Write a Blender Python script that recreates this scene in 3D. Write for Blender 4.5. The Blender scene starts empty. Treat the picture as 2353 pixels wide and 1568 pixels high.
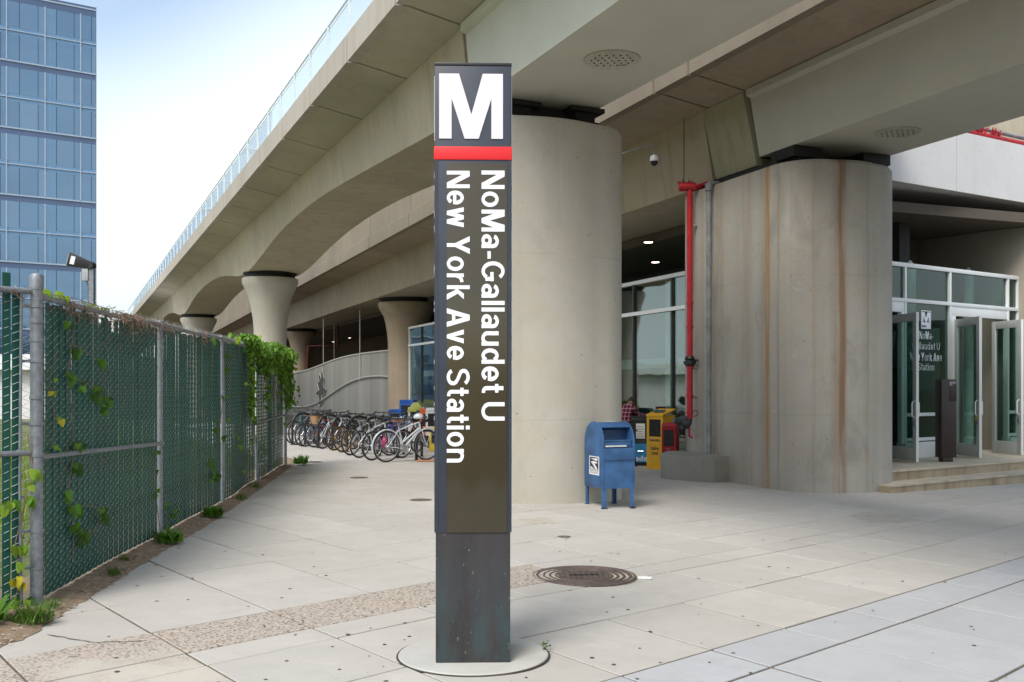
import bpy, bmesh, math, random
from mathutils import Vector, Matrix
random.seed(7)
R = math.radians
S = bpy.context.scene
COL = S.collection

# ------------------------------------------------------------------ camera, sky, sun, exposure
F = 2290.0                       # focal length in 2353-pixel-wide image units
CAMH = 1.7
cam_d = bpy.data.cameras.new('camera')
cam = bpy.data.objects.new('camera', cam_d); COL.objects.link(cam)
cam.location = (0, 0, CAMH); cam.rotation_euler = (R(90), 0, 0)
cam_d.sensor_width = 36; cam_d.lens = 36 * F / 2353; cam_d.shift_y = 0.045
cam_d.clip_end = 3000; cam_d.clip_start = 0.05
S.camera = cam
SUN_EL, SUN_AZ = 52, 205          # azimuth measured clockwise from +Y: behind the camera, a little left
W = bpy.data.worlds.new('World'); S.world = W; W.use_nodes = True
wn = W.node_tree; wn.nodes.clear()
def wnode(t, **k):
    n = wn.nodes.new(t)
    for a, v in k.items(): setattr(n, a, v)
    return n
sky = wnode('ShaderNodeTexSky', sky_type='NISHITA', sun_disc=False, sun_elevation=R(SUN_EL), sun_rotation=R(SUN_AZ), dust_density=3.0, air_density=1.1, ozone_density=2.0)
tc = wnode('ShaderNodeTexCoord')
mp = wnode('ShaderNodeMapping'); mp.inputs['Scale'].default_value = (1, 1, 2.2)
nz = wnode('ShaderNodeTexNoise'); nz.inputs['Scale'].default_value = 1.1; nz.inputs['Detail'].default_value = 1.5; nz.inputs['Roughness'].default_value = .52
cr = wnode('ShaderNodeValToRGB'); cr.color_ramp.elements[0].position = .44; cr.color_ramp.elements[1].position = .66
cr.color_ramp.elements[0].color = (.22, .22, .22, 1); cr.color_ramp.elements[1].color = (.95, .95, .95, 1)
mx = wnode('ShaderNodeMix', data_type='RGBA'); mx.inputs[7].default_value = (5.2, 5.75, 5.95, 1)
bg = wnode('ShaderNodeBackground'); bg.inputs['Strength'].default_value = 0.12
wo = wnode('ShaderNodeOutputWorld')
L = wn.links.new
L(tc.outputs['Generated'], mp.inputs[0]); L(mp.outputs[0], nz.inputs[0]); L(nz.outputs[0], cr.inputs[0])
L(cr.outputs[0], mx.inputs[0]); L(sky.outputs[0], mx.inputs[6]); L(mx.outputs[2], bg.inputs[0]); L(bg.outputs[0], wo.inputs[0])
sd = bpy.data.lights.new('sun', 'SUN'); sd.energy = 1.6; sd.angle = R(24); sd.color = (1, .96, .9)
sun = bpy.data.objects.new('sun', sd); COL.objects.link(sun)
az = R(SUN_AZ); el = R(SUN_EL)
sdir = Vector((math.sin(az) * math.cos(el), math.cos(az) * math.cos(el), math.sin(el)))
sun.rotation_euler = sdir.to_track_quat('Z', 'Y').to_euler(); sun.location = sdir * 50
S.view_settings.view_transform = 'Standard'; S.view_settings.look = 'None'
S.view_settings.exposure = 0.95; S.view_settings.gamma = 1; S.view_settings.use_curve_mapping = False
S.render.engine = 'CYCLES'
S.cycles.max_bounces = 8; S.cycles.diffuse_bounces = 5; S.cycles.transparent_max_bounces = 12

# ------------------------------------------------------------------ helpers
def gz(x):
    return -.35 * (1 - math.exp(-x / 10)) if x > 0 else 0.0
def tag(o, label=None, cat=None, group=None, kind=None):
    if label: o['label'] = label
    if cat: o['category'] = cat
    if group: o['group'] = group
    if kind: o['kind'] = kind
    return o
def root(name, loc, label, cat, group=None, rz=0):
    o = bpy.data.objects.new(name, None); COL.objects.link(o)
    o.location = loc; o.rotation_euler = (0, 0, rz); o.empty_display_size = .1
    return tag(o, label, cat, group)
class MB:
    def __init__(s): s.v = []; s.f = []; s.uv = []
    def add(s, vs, fs, uvs=None):
        n = len(s.v); s.v += [tuple(p) for p in vs]
        for f in fs: s.f.append(tuple(i + n for i in f))
        return s
    def box(s, x0, x1, y0, y1, z0, z1, M=None):
        p = [Vector((x, y, z)) for z in (z0, z1) for (x, y) in ((x0, y0), (x1, y0), (x1, y1), (x0, y1))]
        if M: p = [M @ q if isinstance(M, Matrix) else Vector(M(q)) for q in p]
        return s.add(p, [(3, 2, 1, 0), (4, 5, 6, 7), (0, 1, 5, 4), (1, 2, 6, 5), (2, 3, 7, 6), (3, 0, 4, 7)])
    def prism(s, poly, z0, z1, fn=None):
        n = len(poly); lo = [(p[0], p[1], z0) for p in poly]; hi = [(p[0], p[1], z1) for p in poly]
        vs = lo + hi
        if fn: vs = [fn(*p) for p in vs]
        fs = [tuple(range(n))[::-1], tuple(range(n, 2 * n))] + [(i, (i + 1) % n, (i + 1) % n + n, i + n) for i in range(n)]
        return s.add(vs, fs)
    def tube(s, pts, r, n=8, cap=True, rs=None):
        pts = [Vector(p) for p in pts]; rings = []; m = len(pts); up = Vector((0, 0, 1)); prev = None
        for i, p in enumerate(pts):
            d = (pts[min(i + 1, m - 1)] - pts[max(i - 1, 0)]).normalized()
            if prev is None:
                a = d.cross(up)
                if a.length < 1e-3: a = d.cross(Vector((1, 0, 0)))
            else: a = prev - d * prev.dot(d)
            if a.length < 1e-6: a = d.cross(Vector((1, .1, 0)))
            a.normalize(); prev = a; b = d.cross(a); rr = rs[i] if rs else r
            rings.append([p + (a * math.cos(2 * math.pi * k / n) + b * math.sin(2 * math.pi * k / n)) * rr for k in range(n)])
        vs = [q for g in rings for q in g]; fs = []
        for i in range(m - 1):
            for k in range(n):
                fs.append((i * n + k, i * n + (k + 1) % n, (i + 1) * n + (k + 1) % n, (i + 1) * n + k))
        if cap: fs.append(tuple(range(n))[::-1]); fs.append(tuple((m - 1) * n + k for k in range(n)))
        return s.add(vs, fs)
    def lathe(s, prof, c=(0, 0, 0), n=24, axis='z', M=None):
        vs = []
        for (r, h) in prof:
            for k in range(n):
                a = 2 * math.pi * k / n
                p = Vector((r * math.cos(a), r * math.sin(a), h))
                if axis == 'y': p = Vector((p.x, p.z, p.y))
                if axis == 'x': p = Vector((p.z, p.x, p.y))
                if M: p = M @ p
                vs.append(p + Vector(c))
        m = len(prof); fs = []
        for i in range(m - 1):
            for k in range(n): fs.append((i * n + k, i * n + (k + 1) % n, (i + 1) * n + (k + 1) % n, (i + 1) * n + k))
        fs.append(tuple(range(n))[::-1]); fs.append(tuple((m - 1) * n + k for k in range(n)))
        return s.add(vs, fs)
    def torus(s, c, R_, r, axis='y', n=28, m=6, a0=0, a1=2 * math.pi):
        full = abs(a1 - a0 - 2 * math.pi) < 1e-6; k = n if full else n + 1; vs = []
        for i in range(k):
            a = a0 + (a1 - a0) * i / n
            for j in range(m):
                b = 2 * math.pi * j / m; rr = R_ + r * math.cos(b); h = r * math.sin(b)
                p = (rr * math.cos(a), h, rr * math.sin(a)) if axis == 'y' else (rr * math.cos(a), rr * math.sin(a), h)
                vs.append((p[0] + c[0], p[1] + c[1], p[2] + c[2]))
        fs = []
        for i in range(n):
            i2 = (i + 1) % k
            for j in range(m): fs.append((i * m + j, i * m + (j + 1) % m, i2 * m + (j + 1) % m, i2 * m + j))
        return s.add(vs, fs)
    def mesh(s, name, mat=None, smooth=35, bevel=0, seg=2):
        me = bpy.data.meshes.new(name); me.from_pydata(s.v, [], s.f)
        if mat: me.materials.append(mat)
        bm = bmesh.new(); bm.from_mesh(me); bmesh.ops.recalc_face_normals(bm, faces=bm.faces)
        if bevel:
            ed = [e for e in bm.edges if len(e.link_faces) == 2 and e.calc_face_angle(0) > .5]
            bmesh.ops.bevel(bm, geom=ed, offset=bevel, segments=seg, affect='EDGES', profile=.6)
        bm.to_mesh(me); bm.free()
        if smooth:
            me.shade_smooth(); me.set_sharp_from_angle(angle=R(smooth))
        return me
    def build(s, name, mat, parent=None, smooth=35, bevel=0, seg=2, local=False, kind=None):
        return link(name, s.mesh(name, mat, smooth, bevel, seg), parent, local, kind=kind)
def link(name, me, parent=None, local=False, mat=None, kind=None):
    o = bpy.data.objects.new(name, me); COL.objects.link(o)
    if parent:
        o.parent = parent
        if not local: 
            q = parent; off = Vector((0, 0, 0))
            while q: off += q.location; q = q.parent
            o.location = -off
    if mat:
        if not me.materials: me.materials.append(mat)
        o.material_slots[0].link = 'OBJECT'; o.material_slots[0].material = mat
    if kind: o['kind'] = kind
    return o
def copy_tree(o, parent=None):
    c = o.copy(); COL.objects.link(c); c.parent = parent
    for ch in list(o.children): copy_tree(ch, c)
    return c
def recolor(o, table):
    for ch in [o] + list(o.children_recursive):
        for sl in ch.material_slots:
            nm = sl.material.name if sl.material else ''
            if nm in table: sl.link = 'OBJECT'; sl.material = table[nm]

# ------------------------------------------------------------------ materials
class N:
    def __init__(s, name):
        s.m = bpy.data.materials.new(name); s.m.use_nodes = True; s.t = s.m.node_tree
        s.b = s.t.nodes['Principled BSDF']; s.tc = None
    def n(s, t, **k):
        x = s.t.nodes.new(t)
        for a, v in k.items(): setattr(x, a, v)
        return x
    def l(s, a, b): s.t.links.new(a, b)
    def coord(s, scale=(1, 1, 1), which='Object', rot=(0, 0, 0)):
        if s.tc is None: s.tc = s.n('ShaderNodeTexCoord')
        mp = s.n('ShaderNodeMapping'); mp.inputs['Scale'].default_value = scale; mp.inputs['Rotation'].default_value = rot
        s.l(s.tc.outputs[which], mp.inputs[0]); return mp.outputs[0]
    def noise(s, scale, detail=4, rough=.55, vec=None, dist=0):
        x = s.n('ShaderNodeTexNoise'); x.inputs['Scale'].default_value = scale; x.inputs['Detail'].default_value = detail
        x.inputs['Roughness'].default_value = rough; x.inputs['Distortion'].default_value = dist
        s.l(vec if vec is not None else s.coord(), x.inputs[0]); return x.outputs[0]
    def ramp(s, src, a, b, ca=(0, 0, 0, 1), cb=(1, 1, 1, 1)):
        x = s.n('ShaderNodeValToRGB'); e = x.color_ramp.elements
        e[0].position = a; e[1].position = b; e[0].color = ca; e[1].color = cb
        s.l(src, x.inputs[0]); return x.outputs[0]
    def mix(s, fac, a, b, mode='MIX'):
        x = s.n('ShaderNodeMix', data_type='RGBA', blend_type=mode)
        for i, v in ((0, fac), (6, a), (7, b)):
            if isinstance(v, (int, float)): x.inputs[i].default_value = v
            elif isinstance(v, tuple): x.inputs[i].default_value = (*v[:3], 1)
            else: s.l(v, x.inputs[i])
        return x.outputs[2]
    def math(s, op, a, b=0.0):
        x = s.n('ShaderNodeMath', operation=op)
        for i, v in ((0, a), (1, b)):
            if isinstance(v, (int, float)): x.inputs[i].default_value = v
            else: s.l(v, x.inputs[i])
        return x.outputs[0]
    def bump(s, h, strength=.2, dist=.01):
        x = s.n('ShaderNodeBump'); x.inputs['Strength'].default_value = strength; x.inputs['Distance'].default_value = dist
        s.l(h, x.inputs['Height']); s.l(x.outputs[0], s.b.inputs['Normal'])
    def set(s, color=None, rough=None, metal=None, spec=None):
        for key, v in (('Base Color', color), ('Roughness', rough), ('Metallic', metal), ('Specular IOR Level', spec)):
            if v is None: continue
            if isinstance(v, (int, float)): s.b.inputs[key].default_value = v
            elif isinstance(v, tuple): s.b.inputs[key].default_value = (*v[:3], 1)
            else: s.l(v, s.b.inputs[key])
        return s
def sc(c, k): return tuple(min(1, x * k) for x in c)
def plain(name, c, rough=.5, metal=0, var=.15, scale=8, bump=0.05, spec=.5):
    m = N(name); a = m.noise(scale, 5)
    col = m.mix(m.ramp(a, .3, .7), sc(c, 1 - var), sc(c, 1 + var))
    r = m.ramp(m.noise(scale * 2.3), .2, .8, (rough * .8,) * 3 + (1,), (min(1, rough * 1.2),) * 3 + (1,))
    m.set(col, r, metal, spec)
    if bump: m.bump(m.noise(scale * 10, 3), bump, .003)
    return m.m
def concrete(name, c, dark=.72, streak=.35, rough=.88, rust=0, tint=(1, .9, .74), big=.35, zs=.09, bands=None, seams=0, patch=0):
    m = N(name)
    a = m.noise(big, 6, .6); b = m.noise(2.6, 6, .62); fine = m.noise(45, 4, .6)
    col = m.mix(m.ramp(a, .32, .7), sc(c, dark), c)
    col = m.mix(m.math('MULTIPLY', m.ramp(b, .45, .75), .5), col, sc(tuple(x * y for x, y in zip(c, tint)), .86))
    st = m.noise(1, 5, .6, m.coord((4.2, 4.2, zs)))
    col = m.mix(m.math('MULTIPLY', m.ramp(st, .5, .72), streak), col, sc(tuple(x * y for x, y in zip(c, tint)), .55))
    col = m.mix(m.math('MULTIPLY', m.ramp(fine, .3, .75), .35), col, sc(c, 1.18))
    if patch:   # darker damp blotches and pale repair patches
        bl = m.ramp(m.noise(.9, 8, .68, m.coord((1, 1, .6)), 1.2), .55, .68); col = m.mix(m.math('MULTIPLY', bl, patch), col, sc(c, .55))
        pa = m.ramp(m.noise(1.4, 5, .6, m.coord((1, 1, 1.3))), .66, .70); col = m.mix(m.math('MULTIPLY', pa, patch * .6), col, sc(c, 1.25))
    seam = None
    if seams:
        sz = m.n('ShaderNodeSeparateXYZ'); m.l(m.coord(), sz.inputs[0])
        fr_ = m.math('FRACT', m.math('DIVIDE', m.math('ADD', sz.outputs[2], m.math('MULTIPLY', m.noise(2, 3), .02)), seams))
        seam = m.ramp(m.math('ABSOLUTE', m.math('SUBTRACT', fr_, .5)), .002, .006, (1, 1, 1, 1), (0, 0, 0, 1))
        col = m.mix(m.math('MULTIPLY', seam, m.math('MULTIPLY', m.ramp(m.noise(1.1, 4), .42, .62), .3)), col, sc(c, .45))
    vo = m.n('ShaderNodeTexVoronoi'); vo.inputs['Scale'].default_value = 4.2; m.l(m.coord(), vo.inputs[0])
    hole = m.ramp(vo.outputs[0], .05, .075, (1, 1, 1, 1), (0, 0, 0, 1))
    col = m.mix(m.math('MULTIPLY', hole, .6), col, sc(c, .35))
    if bands:            # vertical rust runs at given distances round the pier (uv.x in metres)
        uv = m.n('ShaderNodeUVMap'); sp = m.n('ShaderNodeSeparateXYZ'); m.l(uv.outputs[0], sp.inputs[0])
        wob = m.math('MULTIPLY', m.math('SUBTRACT', m.noise(.8, 3, .5), .5), .07)
        x = m.math('ADD', sp.outputs[0], wob)
        for (pos, wid, cc, amt) in bands:
            d = m.math('ABSOLUTE', m.math('SUBTRACT', x, pos))
            f = m.ramp(m.math('DIVIDE', d, wid), .35, 1.0, (1, 1, 1, 1), (0, 0, 0, 1))
            f = m.math('MULTIPLY', f, m.ramp(m.noise(1, 5, .7, m.coord((9, 9, .5))), .3, .6))
            col = m.mix(m.math('MULTIPLY', f, amt), col, cc)
    m.set(col, rough, 0, .3)
    h = m.math('ADD', m.math('MULTIPLY', fine, .5), m.math('MULTIPLY', b, .6)); m.bump(m.math('SUBTRACT', h, hole), .35, .006)
    return m.m
CONC = (.40, .365, .30)
m_pier = concrete('pier_concrete', (.49, .465, .40), .78, .15, seams=2.45, patch=.28)
m_pier2 = concrete('stained_pier_concrete', (.41, .39, .345), .66, .35, tint=(1, .86, .68), seams=2.45, patch=.55, bands=[
    (3.76, .075, (.34, .17, .035), .9), (3.66, .20, (.25, .17, .1), .5), (4.05, .05, (.25, .17, .11), .45), (3.1, .25, (.26, .2, .14), .45), (4.7, .04, (.26, .19, .13), .35), (5.22, .085, (.17, .085, .04), .97), (5.16, .2, (.27, .18, .11), .5), (5.75, .05, (.22, .15, .1), .4), (2.2, .2, (.25, .19, .12), .4), (1.6, .1, (.22, .17, .12), .4)])
m_girder = concrete('girder_concrete', (.50, .44, .335), .70, .5, tint=(1, .84, .6), patch=.3)
m_soffit = concrete('soffit_concrete', (.48, .445, .355), .68, .15, patch=.35)
m_brown = concrete('weathered_brown_concrete', (.41, .335, .25), .7, .35, tint=(1, .8, .6), patch=.35)
m_parapet = concrete('parapet_concrete', (.46, .42, .37), .82, .45)
m_white = concrete('pale_concrete', (.66, .655, .65), .88, .14, tint=(1, .95, .88), zs=.05)
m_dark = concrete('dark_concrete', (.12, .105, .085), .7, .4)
m_curb = concrete('kerb_concrete', (.34, .33, .30), .6, .4)
m_steel = plain('grey_green_girder_paint', (.52, .51, .425), .55, 0, .05, 1.2, .02)
m_joint = plain('dark_joint_filler', (.045, .04, .035), .9)  # near-black filler of the deck, girder and footing joints
m_rubber = plain('black_bearing_rubber', (.012, .012, .012), .7)
m_alu = plain('white_aluminium', (.72, .74, .74), .35, 0, .04, 3, 0)
m_door = plain('grey_door_paint', (.42, .44, .43), .4, 0, .05, 3, 0)
m_galv = plain('galvanised_steel', (.21, .225, .245), .5, .35, .22, 26)
m_wire = plain('galvanised_wire', (.46, .53, .51), .45, .3, .2, 12, 0)
m_slat = plain('green_plastic_slat', (.004, .078, .056), .6, 0, .25, 3)
m_bronze = None
def glass(name, tint, ref=.12, rough=.02, amt=.75):
    m = N(name); t = m.t; t.nodes.remove(m.b)
    tr = m.n('ShaderNodeBsdfTransparent'); tr.inputs[0].default_value = (*tint, 1)
    gl = m.n('ShaderNodeBsdfGlossy'); gl.inputs['Roughness'].default_value = rough; gl.inputs[0].default_value = (.9, .95, .95, 1)
    fr = m.n('ShaderNodeLayerWeight'); fr.inputs[0].default_value = .5
    f = m.math('MINIMUM', m.math('ADD', m.math('MULTIPLY', m.math('POWER', fr.outputs['Facing'], 4.5), .75), ref), 1.0)
    bn = m.n('ShaderNodeBump'); bn.inputs['Strength'].default_value = .25; bn.inputs['Distance'].default_value = .02
    m.l(m.noise(.9, 1, .4), bn.inputs['Height']); m.l(bn.outputs[0], gl.inputs['Normal'])
    ms = m.n('ShaderNodeMixShader'); m.l(f, ms.inputs[0]); m.l(tr.outputs[0], ms.inputs[1]); m.l(gl.outputs[0], ms.inputs[2])
    m.l(ms.outputs[0], t.nodes['Material Output'].inputs[0]); return m.m
m_glass = glass('storefront_glass', (.66, .77, .73), .13)
m_eglass = glass('entrance_glass', (.50, .62, .58), .05)
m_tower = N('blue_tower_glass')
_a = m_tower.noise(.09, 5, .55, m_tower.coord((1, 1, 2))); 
_oi = m_tower.n('ShaderNodeObjectInfo'); _tc = m_tower.mix(m_tower.ramp(_a, .35, .65), (.03, .06, .12), (.05, .10, .18)); _tc = m_tower.mix(m_tower.ramp(_oi.outputs['Random'], .55, 1.0), _tc, (.075, .12, .19)); m_tower.set(_tc, .03, 0, 1.0)  # random pane tone puts cloud-reflection variety into the glass colour
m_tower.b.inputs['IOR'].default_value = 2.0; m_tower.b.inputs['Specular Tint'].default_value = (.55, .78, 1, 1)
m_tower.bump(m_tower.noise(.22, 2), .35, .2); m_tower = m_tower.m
m_spandrel = plain('dark_blue_spandrel', (.075, .115, .21), .25, 0, .1, .3, 0)
m_mull = plain('pale_mullion', (.36, .44, .54), .4, 0, .05, 2, 0)
m_band = plain('pale_blue_shade_band', (.13, .25, .40), .25, 0, .1, .5, 0)
def emit(name, c, k):
    m = N(name); m.set((.8, .8, .8)); m.b.inputs['Emission Color'].default_value = (*c, 1); m.b.inputs['Emission Strength'].default_value = k; return m.m
m_lamp = emit('downlight_glow', (1, .78, .66), 6)
m_red = plain('red_pipe_paint', (.42, .012, .018), .4, 0, .25, 6)
m_gpipe = plain('grey_pipe', (.22, .23, .24), .5, .1, .3, 5)
m_black = plain('black_metal', (.015, .015, .016), .4)
# slabs
def slabmat(name, c, agg=0, joint=None):
    m = N(name); oi = m.n('ShaderNodeObjectInfo'); ge = m.n('ShaderNodeNewGeometry')
    rnd = m.math('FRACT', m.math('ADD', oi.outputs['Random'], m.math('MULTIPLY', ge.outputs['Random Per Island'], 7.3)))
    base = m.mix(rnd, sc(c, .91), sc(c, 1.05))
    base = m.mix(m.math('MULTIPLY', m.ramp(m.noise(.55, 6, .6), .35, .72), .6), base, sc((c[0], c[1] * .965, c[2] * .90), .78))
    base = m.mix(m.math('MULTIPLY', m.ramp(m.noise(3.5, 7, .68), .46, .72), .6), base, sc(c, .76))
    base = m.mix(m.math('MULTIPLY', m.ramp(m.noise(1.7, 6, .7, dist=1.5), .58, .8), .35), base, sc((1, .93, .84), .62 * c[0] / .42))
    fine = m.noise(170, 3, .7)
    base = m.mix(m.math('MULTIPLY', m.ramp(fine, .35, .7), .4), base, sc(c, 1.12))
    vo = m.n('ShaderNodeTexVoronoi'); vo.inputs['Scale'].default_value = 7; m.l(m.coord(), vo.inputs[0])
    base = m.mix(m.math('MULTIPLY', m.ramp(vo.outputs[0], .03, .07, (1, 1, 1, 1), (0, 0, 0, 1)), .45), base, sc(c, .4))
    h = fine
    if agg:
        v2 = m.n('ShaderNodeTexVoronoi'); v2.inputs['Scale'].default_value = 55; m.l(m.coord(), v2.inputs[0])
        hs = m.n('ShaderNodeSeparateColor'); m.l(v2.outputs[1], hs.inputs[0])
        peb = m.mix(hs.outputs[0], (.40, .30, .22), (.50, .46, .42)); peb = m.mix(m.ramp(hs.outputs[1], .62, .68), peb, (.13, .11, .10))
        peb = m.mix(m.ramp(v2.outputs[0], .3, .7), peb, (.38, .33, .28))
        mask = agg if agg == 1 else m.ramp(m.math('ADD', m.noise(.9, 4), 0), .42, .55)
        base = m.mix(mask, base, peb); h = m.math('ADD', fine, v2.outputs[0])
    m.set(base, .85, 0, .3); m.bump(h, .25 if not agg else .5, .003); return m.m
m_slab = slabmat('beige_paving_concrete', (.45, .43, .40))
m_slabb = slabmat('blue_grey_paving', (.41, .42, .435))
m_slaba = slabmat('exposed_aggregate', (.47, .43, .37), 1)
m_slabmix = slabmat('worn_aggregate_concrete', (.48, .44, .385), 2)
m_ground = plain('sandy_joint_ground', (.11, .09, .07), .95, 0, .35, 9, .3)
m_dirt = N('dry_dirt'); 
_c = m_dirt.mix(m_dirt.ramp(m_dirt.noise(14, 7, .7), .3, .7), (.17, .115, .075), (.36, .28, .20))
m_dirt.set(_c, .95, 0, .2); m_dirt.bump(m_dirt.noise(40, 6, .7), .8, .02); m_dirt = m_dirt.m
def leafmat(name, c):
    m = N(name); oi = m.n('ShaderNodeObjectInfo'); ge = m.n('ShaderNodeNewGeometry')
    rnd = m.math('FRACT', m.math('ADD', oi.outputs['Random'], m.math('MULTIPLY', ge.outputs['Random Per Island'], 5.3)))
    col = m.mix(rnd, sc(c, .65), sc(c, 1.4)); m.set(col, .5, 0, .3)
    t = m.n('ShaderNodeBsdfTranslucent'); m.l(m.mix(.5, col, (.25, .4, .03)), t.inputs[0])
    ms = m.n('ShaderNodeMixShader'); ms.inputs[0].default_value = .3
    m.l(m.b.outputs[0], ms.inputs[1]); m.l(t.outputs[0], ms.inputs[2]); m.l(ms.outputs[0], m.t.nodes['Material Output'].inputs[0]); return m.m
m_leaf = leafmat('vine_leaf_green', (.10, .23, .03)); m_leafd = leafmat('dark_leaf_green', (.045, .11, .025))
m_leafy = leafmat('yellow_leaf', (.50, .42, .03)); m_leafl = leafmat('lime_leaf', (.20, .32, .03))
m_grass = leafmat('grass_green', (.085, .16, .03)); m_twig = plain('dead_vine_stem', (.20, .13, .09), .9)
m_lot = N('lot_grass_ground'); m_lot.set(m_lot.mix(m_lot.ramp(m_lot.noise(2, 6), .35, .65), (.07, .10, .02), (.16, .15, .06)), .95); m_lot = m_lot.m
# viaduct-aligned frames: s runs away along the line, t to the right across it
def mkframe(k):
    l = math.hypot(k, 1); u = (k / l, 1 / l); v = (1 / l, -k / l)
    f = lambda s, t, z: (u[0] * s + v[0] * t, u[1] * s + v[1] * t, z)
    f.u = u; f.v = v; return f
FA = mkframe(-.44); FB = mkframe(-.40)
# ------------------------------------------------------------------ ground and paving
def sheet(name, xs, ys, zf, mat, kind='structure'):
    b = MB(); nx = len(xs)
    b.v = [(x, y, zf(x, y)) for y in ys for x in xs]
    b.f = [(j * nx + i, j * nx + i + 1, (j + 1) * nx + i + 1, (j + 1) * nx + i) for j in range(len(ys) - 1) for i in range(nx - 1)]
    return b.build(name, mat, kind=kind)
xs = [-900, -300, -120, -60, -30, -15] + [i * 1.0 for i in range(-8, 31)] + [40, 60, 120, 300, 900]
ys = [-300, -60, -20] + [i * 4.0 for i in range(-4, 16)] + [80, 120, 200, 400, 1000, 2000]
sheet('ground', xs, ys, lambda x, y: gz(x) - .008, m_ground)
edge = [(-3.30, 2.0), (-3.37, 6.3), (-3.28, 6.8), (-3.38, 7.7), (-3.47, 8.8), (-3.59, 10.1), (-3.72, 12), (-3.98, 14.7), (-4.45, 19), (-4.78, 21.9), (-5.0, 23.2), (-5.25, 23.6)]
fence_pts = [(-3.64, 7.63), (-3.92, 11.1), (-4.18, 14.4), (-4.53, 17.7), (-4.87, 21.4)]
CL = [-62, -50, -44, -40, -37, -34.5, -32, -30, -28.2, -26.6, -25.1, -23.6, -22.1, -20.6, -19.1, -17.6, -16.2, -14.8, -13.45, -12.1, -10.8, -9.4, -8.45, -7.95, -6.7, -5.3, -4.62, -3.14, -1.75, -.35, 1.05, 2.4]
pav = root('pavement', (0, 0, 0), None, None); pav['kind'] = 'structure'
cells = []
for i in range(len(CL) - 1):
    c0, c1 = CL[i], CL[i + 1]
    for j in range(-6, 52):
        e0 = 2.95 + 1.2 * j; e1 = e0 + 1.2
        if c0 == -8.4: pass
        P = [((e - c) / 1.79 + c, (e - c) / 1.79) for (c, e) in ((c0, e0), (c1, e0), (c1, e1), (c0, e1))]
        cx = sum(p[0] for p in P) / 4; cy = sum(p[1] for p in P) / 4
        if cy < 2.2 or cy > 44 or cx > 22: continue
        if cx < -4.5 - max(0, cy - 10) * .1 and cy < 24: continue
        if abs(cx) > .56 * cy + 2.5 or cx < -14: continue
        y2 = 22.0 if cx > 8 else 99
        mat = m_slab
        if c0 >= -5.35: mat = m_slabb
        if (c0 == -9.4) and 2.9 <= e0 < 7.5: mat = m_slaba
        if c0 >= -9.5 and c0 < -5.35 and e1 < 3.0: mat = m_slabmix
        cells.append((math.hypot(cx, cy), P, mat))
cells.sort(key=lambda q: q[0])
def inset(P, d):
    c = Vector((sum(p[0] for p in P) / 4, sum(p[1] for p in P) / 4)); out = []
    for k in range(4):
        p = Vector(P[k]); a = (Vector(P[k - 1]) - p).normalized(); b = (Vector(P[(k + 1) % 4]) - p).normalized()
        sn = abs(a.x * b.y - a.y * b.x); out.append(p + (a + b) * (d / sn))
    return out
def slab(b, P, dz, wid):
    a = inset(P, wid); c = inset(P, wid + .004)
    # top grid 3x3 to follow the fall of the ground
    vs = [(p.x, p.y, gz(p.x) - .05) for p in a] + [(p.x, p.y, gz(p.x) - .004 + dz) for p in a]
    n = 4; g = []
    for jj in range(n):
        for ii in range(n):
            u, w = ii / (n - 1), jj / (n - 1)
            q = (c[0] * (1 - u) + c[1] * u) * (1 - w) + (c[3] * (1 - u) + c[2] * u) * w
            g.append((q.x, q.y, gz(q.x) + dz))
    fs = [(k, (k + 1) % 4, 4 + (k + 1) % 4, 4 + k) for k in range(4)]
    o = 8
    for jj in range(n - 1):
        for ii in range(n - 1): fs.append((o + jj * n + ii, o + jj * n + ii + 1, o + (jj + 1) * n + ii + 1, o + (jj + 1) * n + ii))
    ring = [[o + ii for ii in range(n)], [o + jj * n + n - 1 for jj in range(n)], [o + n * (n - 1) + ii for ii in range(n)][::-1], [o + jj * n for jj in range(n)][::-1]]
    for k in range(4): fs.append(tuple([4 + k, 4 + (k + 1) % 4] + ring[k][::-1]))
    b.add(vs + g, fs)
rest = {}
rs = random.Random(3)
for q, (d, P, mat) in enumerate(cells):
    wid = .0068 + rs.random() * .005; dz = rs.uniform(-.0015, .002)
    if mat is m_slabb: wid += .004
    if q < 290:
        b = MB(); slab(b, P, dz, wid); b.build('paving_slab', mat, pav, smooth=20)
    else:
        b = rest.setdefault(mat.name, (MB(), mat))[0]; slab(b, P, dz, wid)
for k, (b, mat) in rest.items(): b.build('paving_slab_field', mat, pav, smooth=20, kind='stuff')

# dirt strip along the fence foot, with litter
b = MB(); rr = random.Random(5); L1 = []; L2 = []
yy = 2.0
def lerp_poly(pts, y):
    for k in range(len(pts) - 1):
        if pts[k][1] <= y <= pts[k + 1][1] or k == len(pts) - 2:
            t = (y - pts[k][1]) / (pts[k + 1][1] - pts[k][1]); return pts[k][0] + (pts[k + 1][0] - pts[k][0]) * t
def edge_x(y): return lerp_poly(edge, max(2.0, y))
def fence_x(y): return -3.0 - .084 * y if y >= 7.63 else -3.64 - (7.63 - y) * .75
n = 0; ys_ = []
while yy < 23.6: ys_.append(yy); yy += .07
cols = 7
for y in ys_:
    xe = edge_x(y) + rr.uniform(-.02, .02); xf = -3.0 - .084 * y - .5
    for k in range(cols):
        t = k / (cols - 1); x = xe + (xf - xe) * t
        z = .003 if k == 0 else (.012 + .03 * min(t * 3, 1) + rr.uniform(-.008, .012))
        b.v.append((x, y, z))
for j in range(len(ys_) - 1):
    for k in range(cols - 1): b.f.append((j * cols + k, j * cols + k + 1, (j + 1) * cols + k + 1, (j + 1) * cols + k))
b.build('dirt_strip', m_dirt, kind='structure', smooth=60)
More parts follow.
